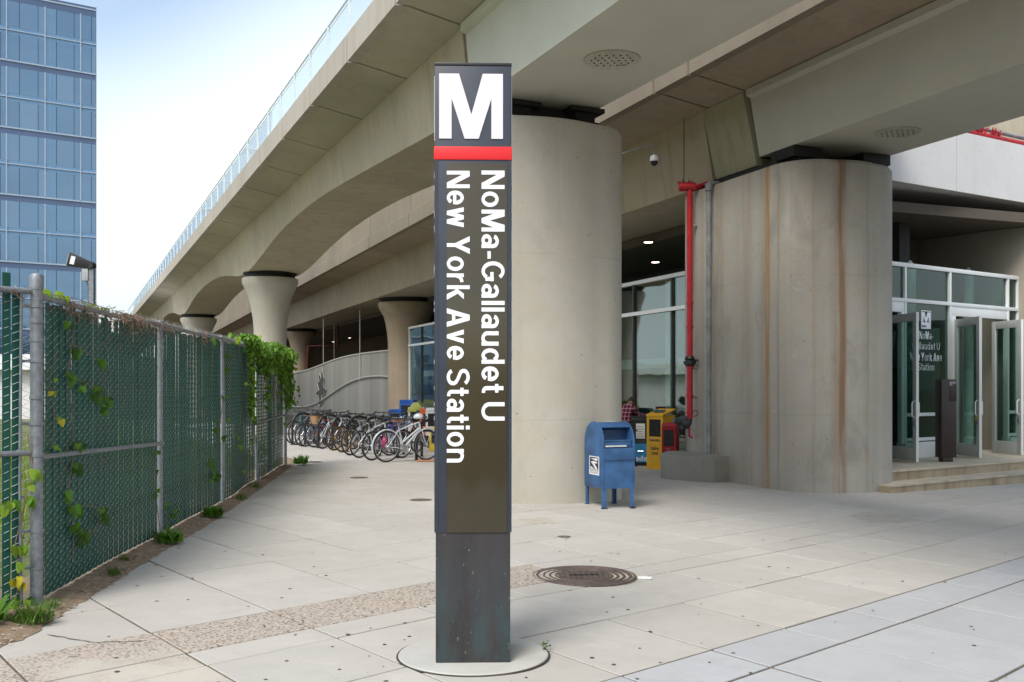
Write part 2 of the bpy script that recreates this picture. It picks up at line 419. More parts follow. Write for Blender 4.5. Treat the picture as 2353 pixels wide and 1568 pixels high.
sheet('vacant_lot_ground', [-900, -300, -100, -50, -30, -20, -14, -10, -8, -6.5, -5, -4.0], [-60, 0, 4, 8, 12, 16, 20, 24, 30, 50, 90, 200, 900], lambda x, y: .03 if not (x > -4.1) else .02, m_lot)
# vacant lot must stay left of the fence: trim by the far part
lot = bpy.data.objects['vacant_lot_ground']
for v in lot.data.vertices:
    lim = -3.0 - .084 * min(v.co.y, 23) - .35 if v.co.y < 24 else -6.2 - .5 * (v.co.y - 24)
    if v.co.x > lim: v.co.x = lim
m_lit = [plain('pale_litter', (.45, .40, .34), .8), plain('brown_litter', (.22, .12, .06), .8), plain('grey_pebble', (.30, .28, .26), .8)]
for mi, m in enumerate(m_lit):
    b = MB()
    for q in range(420):
        y = 4.5 + 18.5 * rr.random() ** 1.4; w = edge_x(y) - (-3.0 - .084 * y)
        x = edge_x(y) - rr.random() ** 1.0 * (w + .2) + .03; s_ = rr.uniform(.006, .022) * (1.2 if mi == 1 else 1)
        a = rr.uniform(0, 6.28); z = .035 + rr.uniform(-.015, .008)
        if x > edge_x(y) - .06: z = .012
        ux, uy = math.cos(a) * s_, math.sin(a) * s_
        h = s_ * (.25 if mi < 2 else .6)
        b.add([(x - ux, y - uy, z), (x + uy * .6, y - ux * .6, z + h * .3), (x + ux, y + uy, z), (x - uy * .6, y + ux * .6, z + h * .3), (x, y, z + h)], [(0, 1, 4), (1, 2, 4), (2, 3, 4), (3, 0, 4), (3, 2, 1, 0)])
    tag(b.build(['pale_litter', 'fallen_leaves', 'gravel'][mi], m, smooth=0), ['pale scraps and chips scattered along the fence foot', 'brown fallen leaves scattered along the fence foot', 'small grey stones scattered along the fence foot'][mi], ['litter', 'leaves', 'gravel'][mi], kind='stuff')
# chewing gum spots
b = MB()
for q in range(240):
    d = 5.6 + 16 * rr.random() ** 1.5; x = d * rr.uniform(-.5, .52); y = d
    if x < edge_x(y) + .1: continue
    r_ = rr.uniform(.006, .017); z = gz(x) + .0035
    k = 8; b.add([(x + math.cos(i * 6.283 / k) * r_ * rr.uniform(.8, 1.2), y + math.sin(i * 6.283 / k) * r_, z) for i in range(k)] + [(x, y, z + .002)], [(i, (i + 1) % k, k) for i in range(k)])
tag(b.build('gum_spots', plain('old_gum', (.07, .062, .055), .8), smooth=0), 'dark flattened gum spots dotted over the paving', 'gum', kind='stuff')
# cracks: thin crooked ridges of dirt across the near-left slabs
def crack(pts, w=.006):
    b = MB(); P = []
    for k in range(len(pts) - 1):
        for t in [i / 9 for i in range(9)]:
            P.append((pts[k][0] + (pts[k + 1][0] - pts[k][0]) * t + rr.uniform(-.012, .012), pts[k][1] + (pts[k + 1][1] - pts[k][1]) * t + rr.uniform(-.012, .012)))
    for i in range(len(P) - 1):
        (x0, y0), (x1, y1) = P[i], P[i + 1]; w0 = w * rr.uniform(.5, 1.3)
        b.add([(x0, y0 - w0, gz(x0) + .004), (x1, y1 - w0, gz(x1) + .004), (x1, y1 + w0, gz(x1) + .005), (x0, y0 + w0, gz(x0) + .005)], [(0, 1, 2, 3)])
    return b.build('paving_crack', plain('crack_dirt', (.10, .075, .05), .95), kind='structure', smooth=0)
crack([(-3.2, 6.83), (-2.75, 6.62), (-2.42, 6.66)], .005)

# round pylon footing
def annulus(b, r, z, cx, cy, n=48, zb=None):
    b.lathe([(r, zb if zb is not None else z - .03), (r, z - .006), (r - .006, z)], (cx, cy, 0), n)
PX, PY = -.245, 6.33
b = MB(); annulus(b, .476, .012, PX, PY); o = b.build('round_footing', slabmat('grey_footing_concrete', (.46, .455, .43), 0)); tag(o, 'round grey concrete footing disc under the metro pylon', 'footing')
b = MB(); b.torus((PX, PY, .0), .481, .007, axis='z', n=64, m=6); b.build('footing_joint', m_joint, kind='structure')
# manhole
mh = root('manhole_cover', (.655, 9.07, gz(.655)), 'large round rusty iron manhole cover with concentric rings, right of the metro pylon', 'manhole cover')
m_iron = plain('rusty_cast_iron', (.105, .078, .068), .7, .2, .35, 14, .3); m_grit = plain('sandy_grit', (.40, .34, .27), .95, 0, .2, 40)
b = MB(); b.lathe([(.47, -.03), (.47, .010), (.445, .012), (.44, .004)], n=64); b.build('plate', m_grit, mh, local=True)
for r_ in (.462, .425, .365, .31, .255): 
    b = MB(); b.torus((0, 0, .006), r_, .014 if r_ != .425 else .018, axis='z', n=64, m=8)
    for i, v in enumerate(b.v): b.v[i] = (v[0], v[1], .004 + (v[2] - .006) * .9)
    b.build('ring', m_iron, mh, local=True)
b = MB()
for i in range(-4, 5):
    x = i * .05; h = math.sqrt(max(.001, .235 ** 2 - x * x)); b.box(x - .009, x + .009, -h, h, 0, .013)
for j in range(-9, 10):
    y = j * .024; h = math.sqrt(max(.001, .235 ** 2 - y * y)); b.box(-h, h, y - .006, y + .006, 0, .011)
b.build('grid', m_iron, mh, local=True, smooth=0, kind='stuff')
b = MB(); b.box(-.13, .13, -.012, .012, .012, .02); b.build('pick_bar', m_black, mh, local=True, smooth=0)
tag((lambda b: (b.prism([(1.14, 9.03), (1.26, 9.0), (1.27, 9.06), (1.2, 9.09), (1.15, 9.08)], gz(1.2) + .004, gz(1.2) + .016), b.build('paper_scrap', plain('white_paper', (.8, .8, .78), .8), smooth=0))[1])(MB()), 'crumpled white paper scrap at the right rim of the manhole cover', 'litter')
def smallcover(x, y, r_, name, label, mat, rect=None):
    b = MB(); z = gz(x)
    if rect:
        def fn(p, q, h): return (x + p * rect[0] + q * rect[2], y + p * rect[1] + q * rect[3], z + h)
        b.prism([(-.5, -.5), (.5, -.5), (.5, .5), (-.5, .5)], -.02, .006, fn)
    else: b.lathe([(r_, z - .02), (r_, z + .005), (r_ * .85, z + .006), (r_ * .82, z + .003)], (x, y, 0), 28)
    tag(b.build(name, mat, smooth=30), label, 'utility cover')
m_cov = plain('tarnished_cover', (.13, .115, .09), .7, .3); m_covb = plain('dull_cover_plate', (.40, .37, .31), .8)
smallcover(.599, 11.45, .075, 'utility_cover', 'small round brass cleanout cap in the slab behind the manhole', m_cov)
smallcover(-2.87, 18.7, .17, 'utility_cover', 'dark round cover on the walkway in front of the bicycle rack', m_cov)
smallcover(-4.5, 22.6, .2, 'utility_cover', 'dark round cover nearest the end of the green fence', m_cov)
smallcover(-1.37, 15.0, .17, 'utility_cover', 'round cover half hidden behind the metro pylon at ankle height', m_cov)
smallcover(.31, 12.75, 0, 'utility_cover', 'rectangular patch plate just right of the pylon foot of the large pier', m_covb, (.38, .1, -.1, .5))
smallcover(5.1, 13.9, 0, 'utility_cover', 'long rectangular concrete lid in the paving before the stained pier', plain('patched_lid', (.36, .34, .30), .85), (.95, .25, -.18, .75))

# ------------------------------------------------------------------ viaducts
def loft(b, stations, fr, close=True):
    n = len(stations[0][1]); base = len(b.v)
    for s_, prof in stations:
        for (t, z) in prof: b.v.append(fr(s_, t, z))
    for i in range(len(stations) - 1):
        for k in range(n): b.f.append((base + i * n + k, base + i * n + (k + 1) % n, base + (i + 1) * n + (k + 1) % n, base + (i + 1) * n + k))
    b.f.append(tuple(base + k for k in range(n))[::-1]); b.f.append(tuple(base + (len(stations) - 1) * n + k for k in range(n)))
    return b
def hp(x, pts):
    for k in range(len(pts) - 1):
        if x <= pts[k + 1][0]:
            t = (x - pts[k][0]) / (pts[k + 1][0] - pts[k][0]); t = max(0, t)
            return pts[k][1] + (pts[k + 1][1] - pts[k][1]) * t
    return pts[-1][1]
HA = [(0, 5.73), (1.0, 5.745), (2.2, 5.84), (3.5, 5.98), (5, 6.14), (6.9, 6.29), (9, 6.37), (10.9, 6.39)]
def zA(s_):
    if s_ < 25: return hp(s_, [(14, 5.98), (16, 5.99), (18.5, 6.12), (20.9, 6.24), (23.6, 6.36), (25, 6.38)])
    P = [36, 57.8, 79.6, 101.4, 123.2, 145]; return hp(min(abs(s_ - p) for p in P), HA)
va = root('railway_viaduct', FA(14, 6.5, 0), 'near concrete railway viaduct with arched girders and a railing along its left edge', 'viaduct')
def web_prof(tl, tr, tl2, tr2, zb, z1=7.2): return [(tl, z1), (tl2, zb), (tr2, zb), (tr, z1)]
for (a, c) in ((14.26, 36.9), (36.93, 58.7), (58.73, 80.5), (80.53, 102.2), (102.23, 150)):
    n = int((c - a) / .8); b = MB()
    loft(b, [(a + (c - a) * i / n, web_prof(5.44, 7.56, 5.56, 7.44, zA(a + (c - a) * i / n))) for i in range(n + 1)], FA)
    b.build('girder', m_girder, va, smooth=25)
b = MB(); loft(b, [(s_, web_prof(5.44, 7.56, 5.55, 7.43, 6.0)) for s_ in (-26, -10, 0, 8, 14.14)], FA); b.build('steel_girder', m_steel, va, smooth=25)
b = MB(); loft(b, [(s_, [(5.36, 7.2), (5.36, 7.08), (5.47, 7.04), (5.5, 7.2)]) for s_ in (-26, 14.12)], FA); b.build('girder_top_flange', m_steel, va, smooth=0)
b = MB(); loft(b, [(s_, [(5.5, 7.2), (5.62, 6.03), (7.36, 6.03), (7.5, 7.2)]) for s_ in (14.1, 14.3)], FA); b.build('joint_filler', m_joint, va, smooth=0)
def deck(va_, fr, tl, il, ir, tr, cuts, par_mat, soff_mat, zl=7.4, zi=7.2, tall=0):
    for i in range(len(cuts) - 1):
        a, c = cuts[i] + .032, cuts[i + 1] - .032
        b = MB(); loft(b, [(s_, [(tl, zl), (il + .02, zi), (ir - .02, zi), (tr, zl), (tr, 7.62), (tl, 7.62)]) for s_ in (a, c)], fr)
        b.build('deck_segment', soff_mat, va_, smooth=0)
        if tall:
            b = MB(); loft(b, [(s_, [(tl + .03, 7.8), (tl + .2, 7.8), (tl + .2, tall), (tl + .03, tall)]) for s_ in (a + .002, c - .002)], fr)
            b.build('barrier_panel', par_mat, va_, smooth=0)
        for (t0, t1) in ((tl - .06, tl + .14), (tr - .14, tr + .06)):
            b = MB(); loft(b, [(s_, [(t0, zl - .03), (t1, zl - .03), (t1, 7.87), (t0 + .02, 7.87), (t0, 7.85)]) for s_ in (a + .002, c - .002)], fr)
            b.build('parapet_panel', par_mat, va_, smooth=0)
    b = MB(); loft(b, [(s_, [(tl + .02, zl + .05), (il, zi + .06), (ir, zi + .06), (tr - .02, zl + .05), (tr - .02, 7.55), (tl + .02, 7.55)]) for s_ in (cuts[0] + .05, cuts[-1] - .05)], fr)
    b.build('deck_core', m_joint, va_, smooth=0)
cutsA = [-26, -20, -14, -8, -2, 4, 9.5, 14.2, 17.05, 20.0, 22.95, 25.95, 29.0, 32.0, 35.05, 38.1, 41.15, 44.2, 47.3, 50.4, 53.5, 56.6, 59.7, 62.8, 66, 70, 74, 78, 82, 88, 94, 100, 110, 120, 135, 150]
deck(va, FA, 4.42, 5.44, 7.56, 8.58, cutsA, m_parapet, m_soffit)
# railing of the near viaduct
m_rail = plain('pale_blue_rail_paint', (.66, .74, .80), .4, 0, .05, 2, 0)
pm = None
s_ = 15.65; posts = []
while s_ < 96: posts.append(s_); s_ += 1.6
for q in posts:
    b = MB(); b.box(-.035, .035, -.02, .02, 0, .72, lambda p, q=q: Vector(FA(q + p.x, 4.46 + p.y, 7.87 + p.z)))
    b.build('railing_post', m_rail, va, smooth=0)
for i in range(len(posts) - 1):
    b = MB()
    for z in (.72, .64): b.tube([FA(posts[i], 4.46, 7.87 + z), FA(posts[i + 1], 4.46, 7.87 + z)], .022 if z > .7 else .008, 6)
    b.build('railing_rail', m_rail, va)
m_scr = glass('railing_glass_panel', (.975, .99, .995), .01)
b = MB()
for i in range(len(posts) - 1):
    b.box(posts[i] + .06, posts[i + 1] - .06, -.004, .004, .06, .62, lambda p: Vector(FA(p.x, 4.46 + p.y, 7.87 + p.z)))
b.build('railing_glazing', m_scr, va, smooth=0, kind='stuff')

vb = root('railway_viaduct', FB(15, 12.3, 0), 'second railway viaduct, carried by the rust-streaked pier and running behind the first', 'viaduct')
for (a, c) in ((17.12, 45.4), (45.43, 71.9), (71.93, 110), (110.03, 150)):
    b = MB(); loft(b, [(s_, web_prof(10.97, 13.63, 11.2, 13.4, 5.8)) for s_ in (a, c)], FB); b.build('girder', m_brown if a < 0 else m_girder, vb, smooth=0)
b = MB(); loft(b, [(s_, web_prof(10.97, 13.63, 11.2, 13.4, 6.0)) for s_ in (-26, 0, 15.56)], FB); b.build('steel_girder', m_steel, vb, smooth=0)
b = MB(); loft(b, [(s_, [(10.86, 7.2), (10.86, 7.08), (10.98, 7.04), (11.05, 7.2)]) for s_ in (-26, 15.5)], FB); b.build('girder_top_flange', m_steel, vb, smooth=0)
b = MB(); loft(b, [(s_, [(10.9, 7.2), (11.22, 5.86), (13.38, 5.86), (13.7, 7.2)]) for s_ in (15.67, 17.03)], FB); b.build('end_block', concrete('yellowish_end_concrete', (.40, .385, .27), .8, .5, tint=(1, .95, .6)), vb, smooth=0)
b = MB(); loft(b, [(s_, [(11.05, 7.2), (11.3, 6.0), (13.3, 6.0), (13.6, 7.2)]) for s_ in (15.5, 17.2)], FB); b.build('joint_filler', m_joint, vb, smooth=0)
deck(vb, FB, 9.74, 10.97, 13.63, 14.86, [-26, -16, -6, 4, 15.6, 16.85, 22.5, 28, 34, 40, 45.4, 52, 59, 66, 72, 80, 90, 100, 115, 130, 150], concrete('brown_parapet_concrete', (.275, .235, .18), .7, .35, tint=(1, .85, .65)), m_brown, tall=10.6)

def rrect(s0, s1, t0, t1, r, bulge=0, n=8):
    P = []
    for (cs, ct, a0) in ((s0 + r, t0 + r, 180), (s0 + r, t1 - r, 270 - 180), (s1 - r, t1 - r, 0), (s1 - r, t0 + r, -90)):
        pass
    def arc(cs, ct, a0, a1): return [(cs + r * math.cos(R(a0 + (a1 - a0) * i / n)), ct + r * math.sin(R(a0 + (a1 - a0) * i / n))) for i in range(n + 1)]
    P = arc(s1 - r, t0 + r, 360, 270) + arc(s0 + r, t0 + r, 270, 180)
    m_ = 8
    for i in range(1, m_): P.append((s0 - bulge * math.sin(math.pi * i / m_), t0 + r + (t1 - t0 - 2 * r) * i / m_))
    P += arc(s0 + r, t1 - r, 180, 90) + arc(s1 - r, t1 - r, 90, 0)
    return P
def pier_mesh(name, poly, fr, z0, z1, mat, parent):
    P = [fr(p[0], p[1], 0) for p in poly]; n = len(P); b = MB()
    zs = [z0, z0 + .05, (z0 + z1) / 2, z1 - .06, z1]; cx = sum(p[0] for p in P) / n; cy = sum(p[1] for p in P) / n
    for i, z in enumerate(zs):
        k = .975 if i == 4 else 1
        for p in P: b.v.append((cx + (p[0] - cx) * k, cy + (p[1] - cy) * k, z))
    for i in range(4):
        for k in range(n): b.f.append((i * n + k, i * n + (k + 1) % n, (i + 1) * n + (k + 1) % n, (i + 1) * n + k))
    b.f.append(tuple(range(n))); b.f.append(tuple(4 * n + k for k in range(n)))
    me = b.mesh(name, mat, 35); per = [0]
    for k in range(n): per.append(per[-1] + math.hypot(P[(k + 1) % n][0] - P[k][0], P[(k + 1) % n][1] - P[k][1]))
    off = per[poly.index(min(poly, key=lambda q: abs(q[1] - min(p[1] for p in poly)) + abs(q[0] - 14)))]
    uv = me.uv_layers.new(name='UVMap')
    for pl in me.polygons:
        ks = [me.loops[li].vertex_index % n for li in pl.loop_indices]; wrap = (0 in ks and n - 1 in ks)
        for li in pl.loop_indices:
            vi = me.loops[li].vertex_index; k = vi % n; x = per[n] if (wrap and k == 0) else per[k]
            uv.data[li].uv = (x, me.vertices[vi].co.z)
    return link(name, me, parent)
p1 = root('viaduct_pier', FA(14.3, 6.6, 0), 'smooth pale concrete pier with curved face right behind the metro pylon', 'pier')
pier_mesh('shaft', rrect(13.3, 15.5, 5.3, 7.95, .62, .12), FA, -.05, 5.68, m_pier, p1)
for (s0, t0) in ((13.62, 5.95), (13.55, 7.0), (14.75, 5.95), (14.75, 6.95)):
    b = MB(); b.box(s0, s0 + .42, t0, t0 + .42, 5.67, 5.78, lambda p: Vector(FA(*p))); b.box(s0 + .04, s0 + .38, t0 + .04, t0 + .38, 5.78, 5.92, lambda p: Vector(FA(*p))); b.box(s0 - .06, s0 + .5, t0 - .08, t0 + .5, 5.92, 5.985, lambda p: Vector(FA(*p)))
    b.build('bearing', m_rubber, p1, smooth=0)
b = MB(); b.box(13.75, 15.2, 5.8, 7.4, 5.66, 5.97, lambda p: Vector(FA(*p))); b.build('bearing_plinth', m_rubber, p1, smooth=0)
p2 = root('viaduct_pier', FB(16, 12.2, 0), 'long rounded concrete pier with orange and brown rust streaks', 'pier')
pier_mesh('shaft', rrect(14.05, 18.3, 10.95, 13.38, .75, .1), FB, -.45, 5.68, m_pier2, p2)
for (s0, t0) in ((14.6, 11.3), (14.6, 12.85), (16.6, 11.3), (16.6, 12.8)):
    b = MB(); b.box(s0, s0 + .5, t0, t0 + .45, 5.67, 5.8, lambda p: Vector(FB(*p))); b.box(s0 - .08, s0 + .58, t0 - .12, t0 + .5, 5.8, 5.985 if s0 < 15 else 5.85, lambda p: Vector(FB(*p)))
    b.build('bearing', m_rubber, p2, smooth=0)
b = MB(); b.box(14.9, 17.9, 11.1, 13.3, 5.66, 5.79, lambda p: Vector(FB(*p))); b.build('bearing_plinth', m_rubber, p2, smooth=0)
def flared(fr, s_, t, ztop, label, zcap, mat, rt=.98, rb=.57):
    x, y, _ = fr(s_, t, 0); p = root('viaduct_pier', (x, y, 0), label, 'pier')
    b = MB(); k = ztop
    pr = [(rb, -.4), (rb, k - 2.4), (rb + .005, k - 1.8), (rb + .04, k - 1.4), (rb + .12, k - .95), (rb + .2, k - .62), (rt - .06, k - .3), (rt, k - .16), (rt, k - .02), (rt - .03, k)]
    b.lathe(pr, n=40); b.build('shaft', mat, p, local=True, smooth=40)
    b = MB(); b.lathe([(rt - .12, k - .01), (rt - .12, zcap - .05), (rt - .04, zcap - .05), (rt - .04, zcap + .005)], n=32); b.build('bearing_collar', m_rubber, p, local=True)
    return p
flared(FA, 36, 6.42, 5.56, 'flared round pier rising behind the vine-covered end of the fence', 5.75, m_pier)
flared(FA, 58.2, 6.42, 5.56, 'far flared pier whose dark bearing shows just above the fence rail', 5.75, m_pier)
flared(lambda s_, t, z: (-4.85, 46.4, z), 0, 0, 5.6, 'brownish flared pier behind the bicycles, beside the glass storefront', 5.81, m_brown, 1.38, .92)
flared(FB, 71, 12.3, 5.6, 'far brown pier in shade behind the curved metal screen', 5.81, m_brown, 1.05, .62)
# circular access hatches in the girder soffits
m_hatch = plain('hatch_paint', (.43, .43, .34), .5)
for (x, y, lab) in ((1.31, 13.06, 'round perforated hatch plate under the near green girder'), (6.5, 16.8, 'round perforated hatch plate under the second girder near the rusty pier')):
    h = root('access_hatch', (x, y, 5.998), lab, 'hatch', 'girder access hatches')
    b = MB(); b.lathe([(.37, 0), (.37, -.022), (.355, -.026), (.34, -.016)], n=40); b.build('plate', m_hatch, h, local=True)
    b = MB()
    for i in range(-3, 4):
        for j in range(-2, 3):
            X_ = i * .09 + (j % 2) * .045; Y_ = j * .1
            if X_ * X_ + Y_ * Y_ < .29 ** 2: b.lathe([(.011, -.015), (.011, -.0262)], (X_, Y_, 0), 8)
    b.build('drain_hole', m_black, h, local=True, kind='stuff', smooth=0)
    b = MB(); b.torus((.16, .14, -.03), .05, .006, axis='z', n=16, m=5, a0=0, a1=math.pi); b.build('latch', m_hatch, h, local=True)
# ------------------------------------------------------------------ text helper
def text_mesh(txt, length=None, height=None, off=.02, depth=.002, align='LEFT'):
    cu = bpy.data.curves.new('lettering', 'FONT'); cu.body = txt; cu.size = 1; cu.offset = off; cu.extrude = .5; cu.resolution_u = 3
    cu.space_character = 1.02
    o = bpy.data.objects.new('lettering', cu); COL.objects.link(o)
    dg = bpy.context.evaluated_depsgraph_get(); me = bpy.data.meshes.new_from_object(o.evaluated_get(dg))
    bpy.data.objects.remove(o); bpy.data.curves.remove(cu)
    xs_ = [v.co.x for v in me.vertices]; ys_ = [v.co.y for v in me.vertices]
    x0, x1, y0, y1 = min(xs_), max(xs_), min(ys_), max(ys_)
    kx = length / (x1 - x0) if length else None; ky = height / (y1 - y0) if height else None
    kx = kx or ky; ky = ky or kx
    for v in me.vertices: v.co = ((v.co.x - x0) * kx, (v.co.y - y0) * ky, (v.co.z) * depth)
    me.materials.clear(); return me
def place_text(name, me, mat, parent, M):
    me.transform(M); me.materials.append(mat); me.name = name
    return link(name, me, parent, True)
def basis(o, ex, ey, ez):
    return Matrix(((ex[0], ey[0], ez[0], o[0]), (ex[1], ey[1], ez[1], o[1]), (ex[2], ey[2], ez[2], o[2]), (0, 0, 0, 1)))

# hand-drawn bold grotesque letters: each glyph is a set of thick strokes (cap height 1)
SW = .162
def arc_(cx, cy, rx, ry, a0, a1, n=12): return [(cx + rx * math.cos(R(a0 + (a1 - a0) * i / n)), cy + ry * math.sin(R(a0 + (a1 - a0) * i / n))) for i in range(n + 1)]
h = SW / 2; XH = .74
GL = {
 'N': (.74, [[(h, 0), (h, 1)], [(.74 - h, 0), (.74 - h, 1)], ('Q', [(0, 1), (.235, 1), (.74, 0), (.505, 0)])]),
 'M': (.88, [[(h, 0), (h, 1)], [(.88 - h, 0), (.88 - h, 1)], ('Q', [(0, 1), (.27, 1), (.535, 0), (.345, 0)]), ('Q', [(.61, 1), (.88, 1), (.535, 0), (.345, 0)])]),
 'G': (.80, [arc_(.395, .5, .395 - h, .51 - h, 42, 318, 22), [(.705, .17), (.705, .53)], [(.43, .45), (.80, .45)]]),
 'U': (.74, [[(h, 1), (h, .33)] + arc_(.37, .35, .37 - h, .365 - h, 180, 360, 14) + [(.74 - h, .33), (.74 - h, 1)]]),
 'Y': (.76, [('Q', [(0, 1), (.225, 1), (.38 + h, .42), (.38 - h, .36)]), ('Q', [(.535, 1), (.76, 1), (.38 + h, .36), (.38 - h, .42)]), [(.38, 0), (.38, .45)]]),
 'A': (.80, [('Q', [(0, 0), (.215, 0), (.47, 1), (.285, 1)]), ('Q', [(.585, 0), (.80, 0), (.515, 1), (.33, 1)]), [(.18, .30), (.62, .30)]]),
 'S': (.70, [arc_(.35, .735, .35 - h, .275 - h, 18, 200, 14)[:] + arc_(.35, .735, .35 - h, .275 - h, 200, 250, 4)[1:] + [(.43, .485)] + arc_(.35, .27, .35 - h, .285 - h, 62, 0, 5) + arc_(.35, .27, .35 - h, .285 - h, 0, -165, 14)[1:]]),
 'o': (.62, [arc_(.31, XH / 2, .31 - h, XH / 2 + .012 - h, 0, 360, 24)]),
 'a': (.58, [arc_(.285, .50, .275 - h, .25 - h * .88, 165, 0, 12) + [(.56 - h, .45), (.56 - h, 0)], arc_(.25, .22, .25 - h, .225 - h * .88, 0, 360, 20)]),
 'l': (SW, [[(h, 0), (h, 1)]]), 'i': (SW, [[(h, 0), (h, XH)], [(h, .83), (h, 1)]]), '-': (.30, [[(0, .33), (.30, .33)]]),
 'u': (.58, [[(h, XH), (h, .24)] + arc_(.285, .25, .285 - h, .265 - h, 180, 350, 12), [(.58 - h, 0), (.58 - h, XH)]]),
 'n': (.58, [[(h, 0), (h, XH)], arc_(.295, .49, .285 - h, .265 - h, 170, 0, 12) + [(.58 - h, .48), (.58 - h, 0)]]),
 'd': (.62, [[(.62 - h, 0), (.62 - h, 1)], arc_(.29, XH / 2, .29 - h, XH / 2 + .012 - h, 35, 325, 20)]),
 'e': (.60, [arc_(.30, XH / 2, .30 - h, XH / 2 + .012 - h, 0, 325, 22), [(.12, .345), (.58, .345)]]),
 't': (.36, [[(.17, .95), (.17, .2)] + arc_(.30, .21, .13, .125, 180, 270, 6) + [(.36, .085)], [(0, .66), (.35, .66)]]),
 'r': (.40, [[(h, 0), (h, XH)], arc_(.36, .39, .265, .265, 175, 88, 8)]),
 'k': (.60, [[(h, 0), (h, 1)], ('Q', [(.355, XH), (.59, XH), (.22, .33), (.13, .42)]), ('Q', [(.38, 0), (.62, 0), (.34, .50), (.19, .40)])]),
 'v': (.60, [('Q', [(0, XH), (.205, XH), (.375, 0), (.225, 0)]), ('Q', [(.395, XH), (.60, XH), (.375, 0), (.225, 0)])]),
 'w': (.86, [('Q', [(0, XH), (.195, XH), (.335, 0), (.16, 0)]), ('Q', [(.34, XH), (.50, XH), (.335, 0), (.16, 0)]), ('Q', [(.36, XH), (.52, XH), (.70, 0), (.525, 0)]), ('Q', [(.665, XH), (.86, XH), (.70, 0), (.525, 0)])]),
}
def bold_text(txt, length, cap, depth=.002, split=False):
    """letters laid along +x with cap height `cap`; returned as one mesh, z is thickness"""
    gap = .105; x = 0; b = MB(); lay = 0; parts = []
    for ch in txt:
        if ch == ' ': x += .27; continue
        w, strokes = GL[ch]
        for st in strokes:
            lay = (lay + 1) % 5; z1 = depth * (1 + lay * .12)
            if st[0] == 'Q': P = [(x + p[0], p[1]) for p in st[1]]; b.prism(P, 0, z1); continue
            raw = [Vector((x + p[0], p[1])) for p in st]; pts = [raw[0]]
            for q_ in raw[1:]:
                if (q_ - pts[-1]).length > .03 or (q_ - raw[0]).length < 1e-4: pts.append(q_)
            L_, R_ = [], []; closed = (pts[0] - pts[-1]).length < 1e-4
            if closed: pts = pts[:-1]
            n = len(pts)
            for i, p in enumerate(pts):
                a = pts[i - 1] if (i or closed) else p; c = pts[(i + 1) % n] if (i < n - 1 or closed) else p
                d1 = (p - a).normalized() if (p - a).length > 1e-6 else (c - p).normalized(); d2 = (c - p).normalized() if (c - p).length > 1e-6 else d1
                nn = Vector((-d1.y - d2.y, d1.x + d2.x)); k = nn.length_squared / 4; nn = nn / 2 / max(k, .5)
                hx = h * (.88 if abs(nn.y) > abs(nn.x) else 1)
                L_.append(p + nn * hx); R_.append(p - nn * hx)
            base = len(b.v); b.v += [(q.x, q.y, 0) for q in L_ + R_] + [(q.x, q.y, z1) for q in L_ + R_]
            for i in range(n if closed else n - 1):
                j = (i + 1) % n; b.f += [(base + 2 * n + i, base + 2 * n + j, base + 3 * n + j, base + 3 * n + i), (base + i, base + j, base + 2 * n + j, base + 2 * n + i), (base + n + j, base + n + i, base + 3 * n + i, base + 3 * n + j)]
            if not closed: b.f += [(base, base + n, base + 3 * n, base + 2 * n), (base + n - 1, base + 3 * n - 1, base + 4 * n - 1, base + 2 * n - 1)]
        x += w + gap
        if split: parts.append(b); b = MB()
    x -= gap; k = length / x
    if split:
        out = []
        for q in parts:
            q.v = [(v[0] * k, v[1] * cap, v[2]) for v in q.v]; me = q.mesh('letter', None, 0); me.materials.clear(); out.append(me)
        return out
    b.v = [(v[0] * k, v[1] * cap, v[2]) for v in b.v]
    me = b.mesh('lettering', None, 0); me.materials.clear(); return me
# ------------------------------------------------------------------ metro pylon (local: front face at y = -.228)
m_navy = plain('blue_black_pylon_panel', (.030, .038, .055), .35, 0, .12, 5, .02)
mb = N('patinated_bronze')
_n = mb.noise(2.2, 7, .65, mb.coord((1, 1, .35))); _sep = mb.n('ShaderNodeSeparateXYZ'); mb.l(mb.tc.outputs['Object'], _sep.inputs[0])
_col = mb.mix(mb.ramp(_n, .35, .7), (.028, .026, .027), (.062, .052, .055))
_g = mb.math('MULTIPLY', mb.ramp(_sep.outputs[2], .0, .75, (1, 1, 1, 1), (0, 0, 0, 1)), mb.ramp(mb.noise(3.2, 7, .7, mb.coord((2, 2, .6))), .42, .68))
_col = mb.mix(mb.math('MULTIPLY', _g, .75), _col, (.045, .115, .125))
_sp = mb.ramp(mb.noise(38, 2, .5, mb.coord((1, 1, .55))), .70, .76); _col = mb.mix(mb.math('MULTIPLY', _sp, .5), _col, (.25, .29, .31))
mb.set(_col, .42, .35, .5); mb.bump(mb.noise(30, 4), .08, .003); m_bronze = mb.m
m_olive = plain('olive_brown_sign_glass', (.050, .041, .022), .12, 0, .1, 1.2, .0)
m_redb = plain('red_band_enamel', (.72, .012, .016), .35, 0, .05, 3, 0)
m_mwhite = plain('white_acrylic', (.74, .76, .82), .25, 0, .04, 3, 0); m_wtext = plain('white_lettering', (.80, .82, .86), .4, 0, .03, 3, 0)
m_copper = plain('dull_letter_edge', (.19, .10, .12), .5)
py = root('metro_pylon', (PX, PY, .012), 'tall dark square metro pylon with white M, red band and vertical station name', 'sign', rz=R(1.6))
HW = .2285
b = MB(); b.box(-HW, HW, -HW, HW, 0, .80); b.build('pylon_base', m_bronze, py, local=True, bevel=.006)
b = MB(); b.box(-HW - .004, HW + .004, -HW - .004, HW + .004, .797, 3.655); b.build('pylon_shaft', m_navy, py, local=True, bevel=.004)
b = MB(); b.box(-HW - .008, HW + .008, -HW - .008, HW + .008, 3.655, 3.672); b.build('pylon_cap', m_black, py, local=True, bevel=.003)
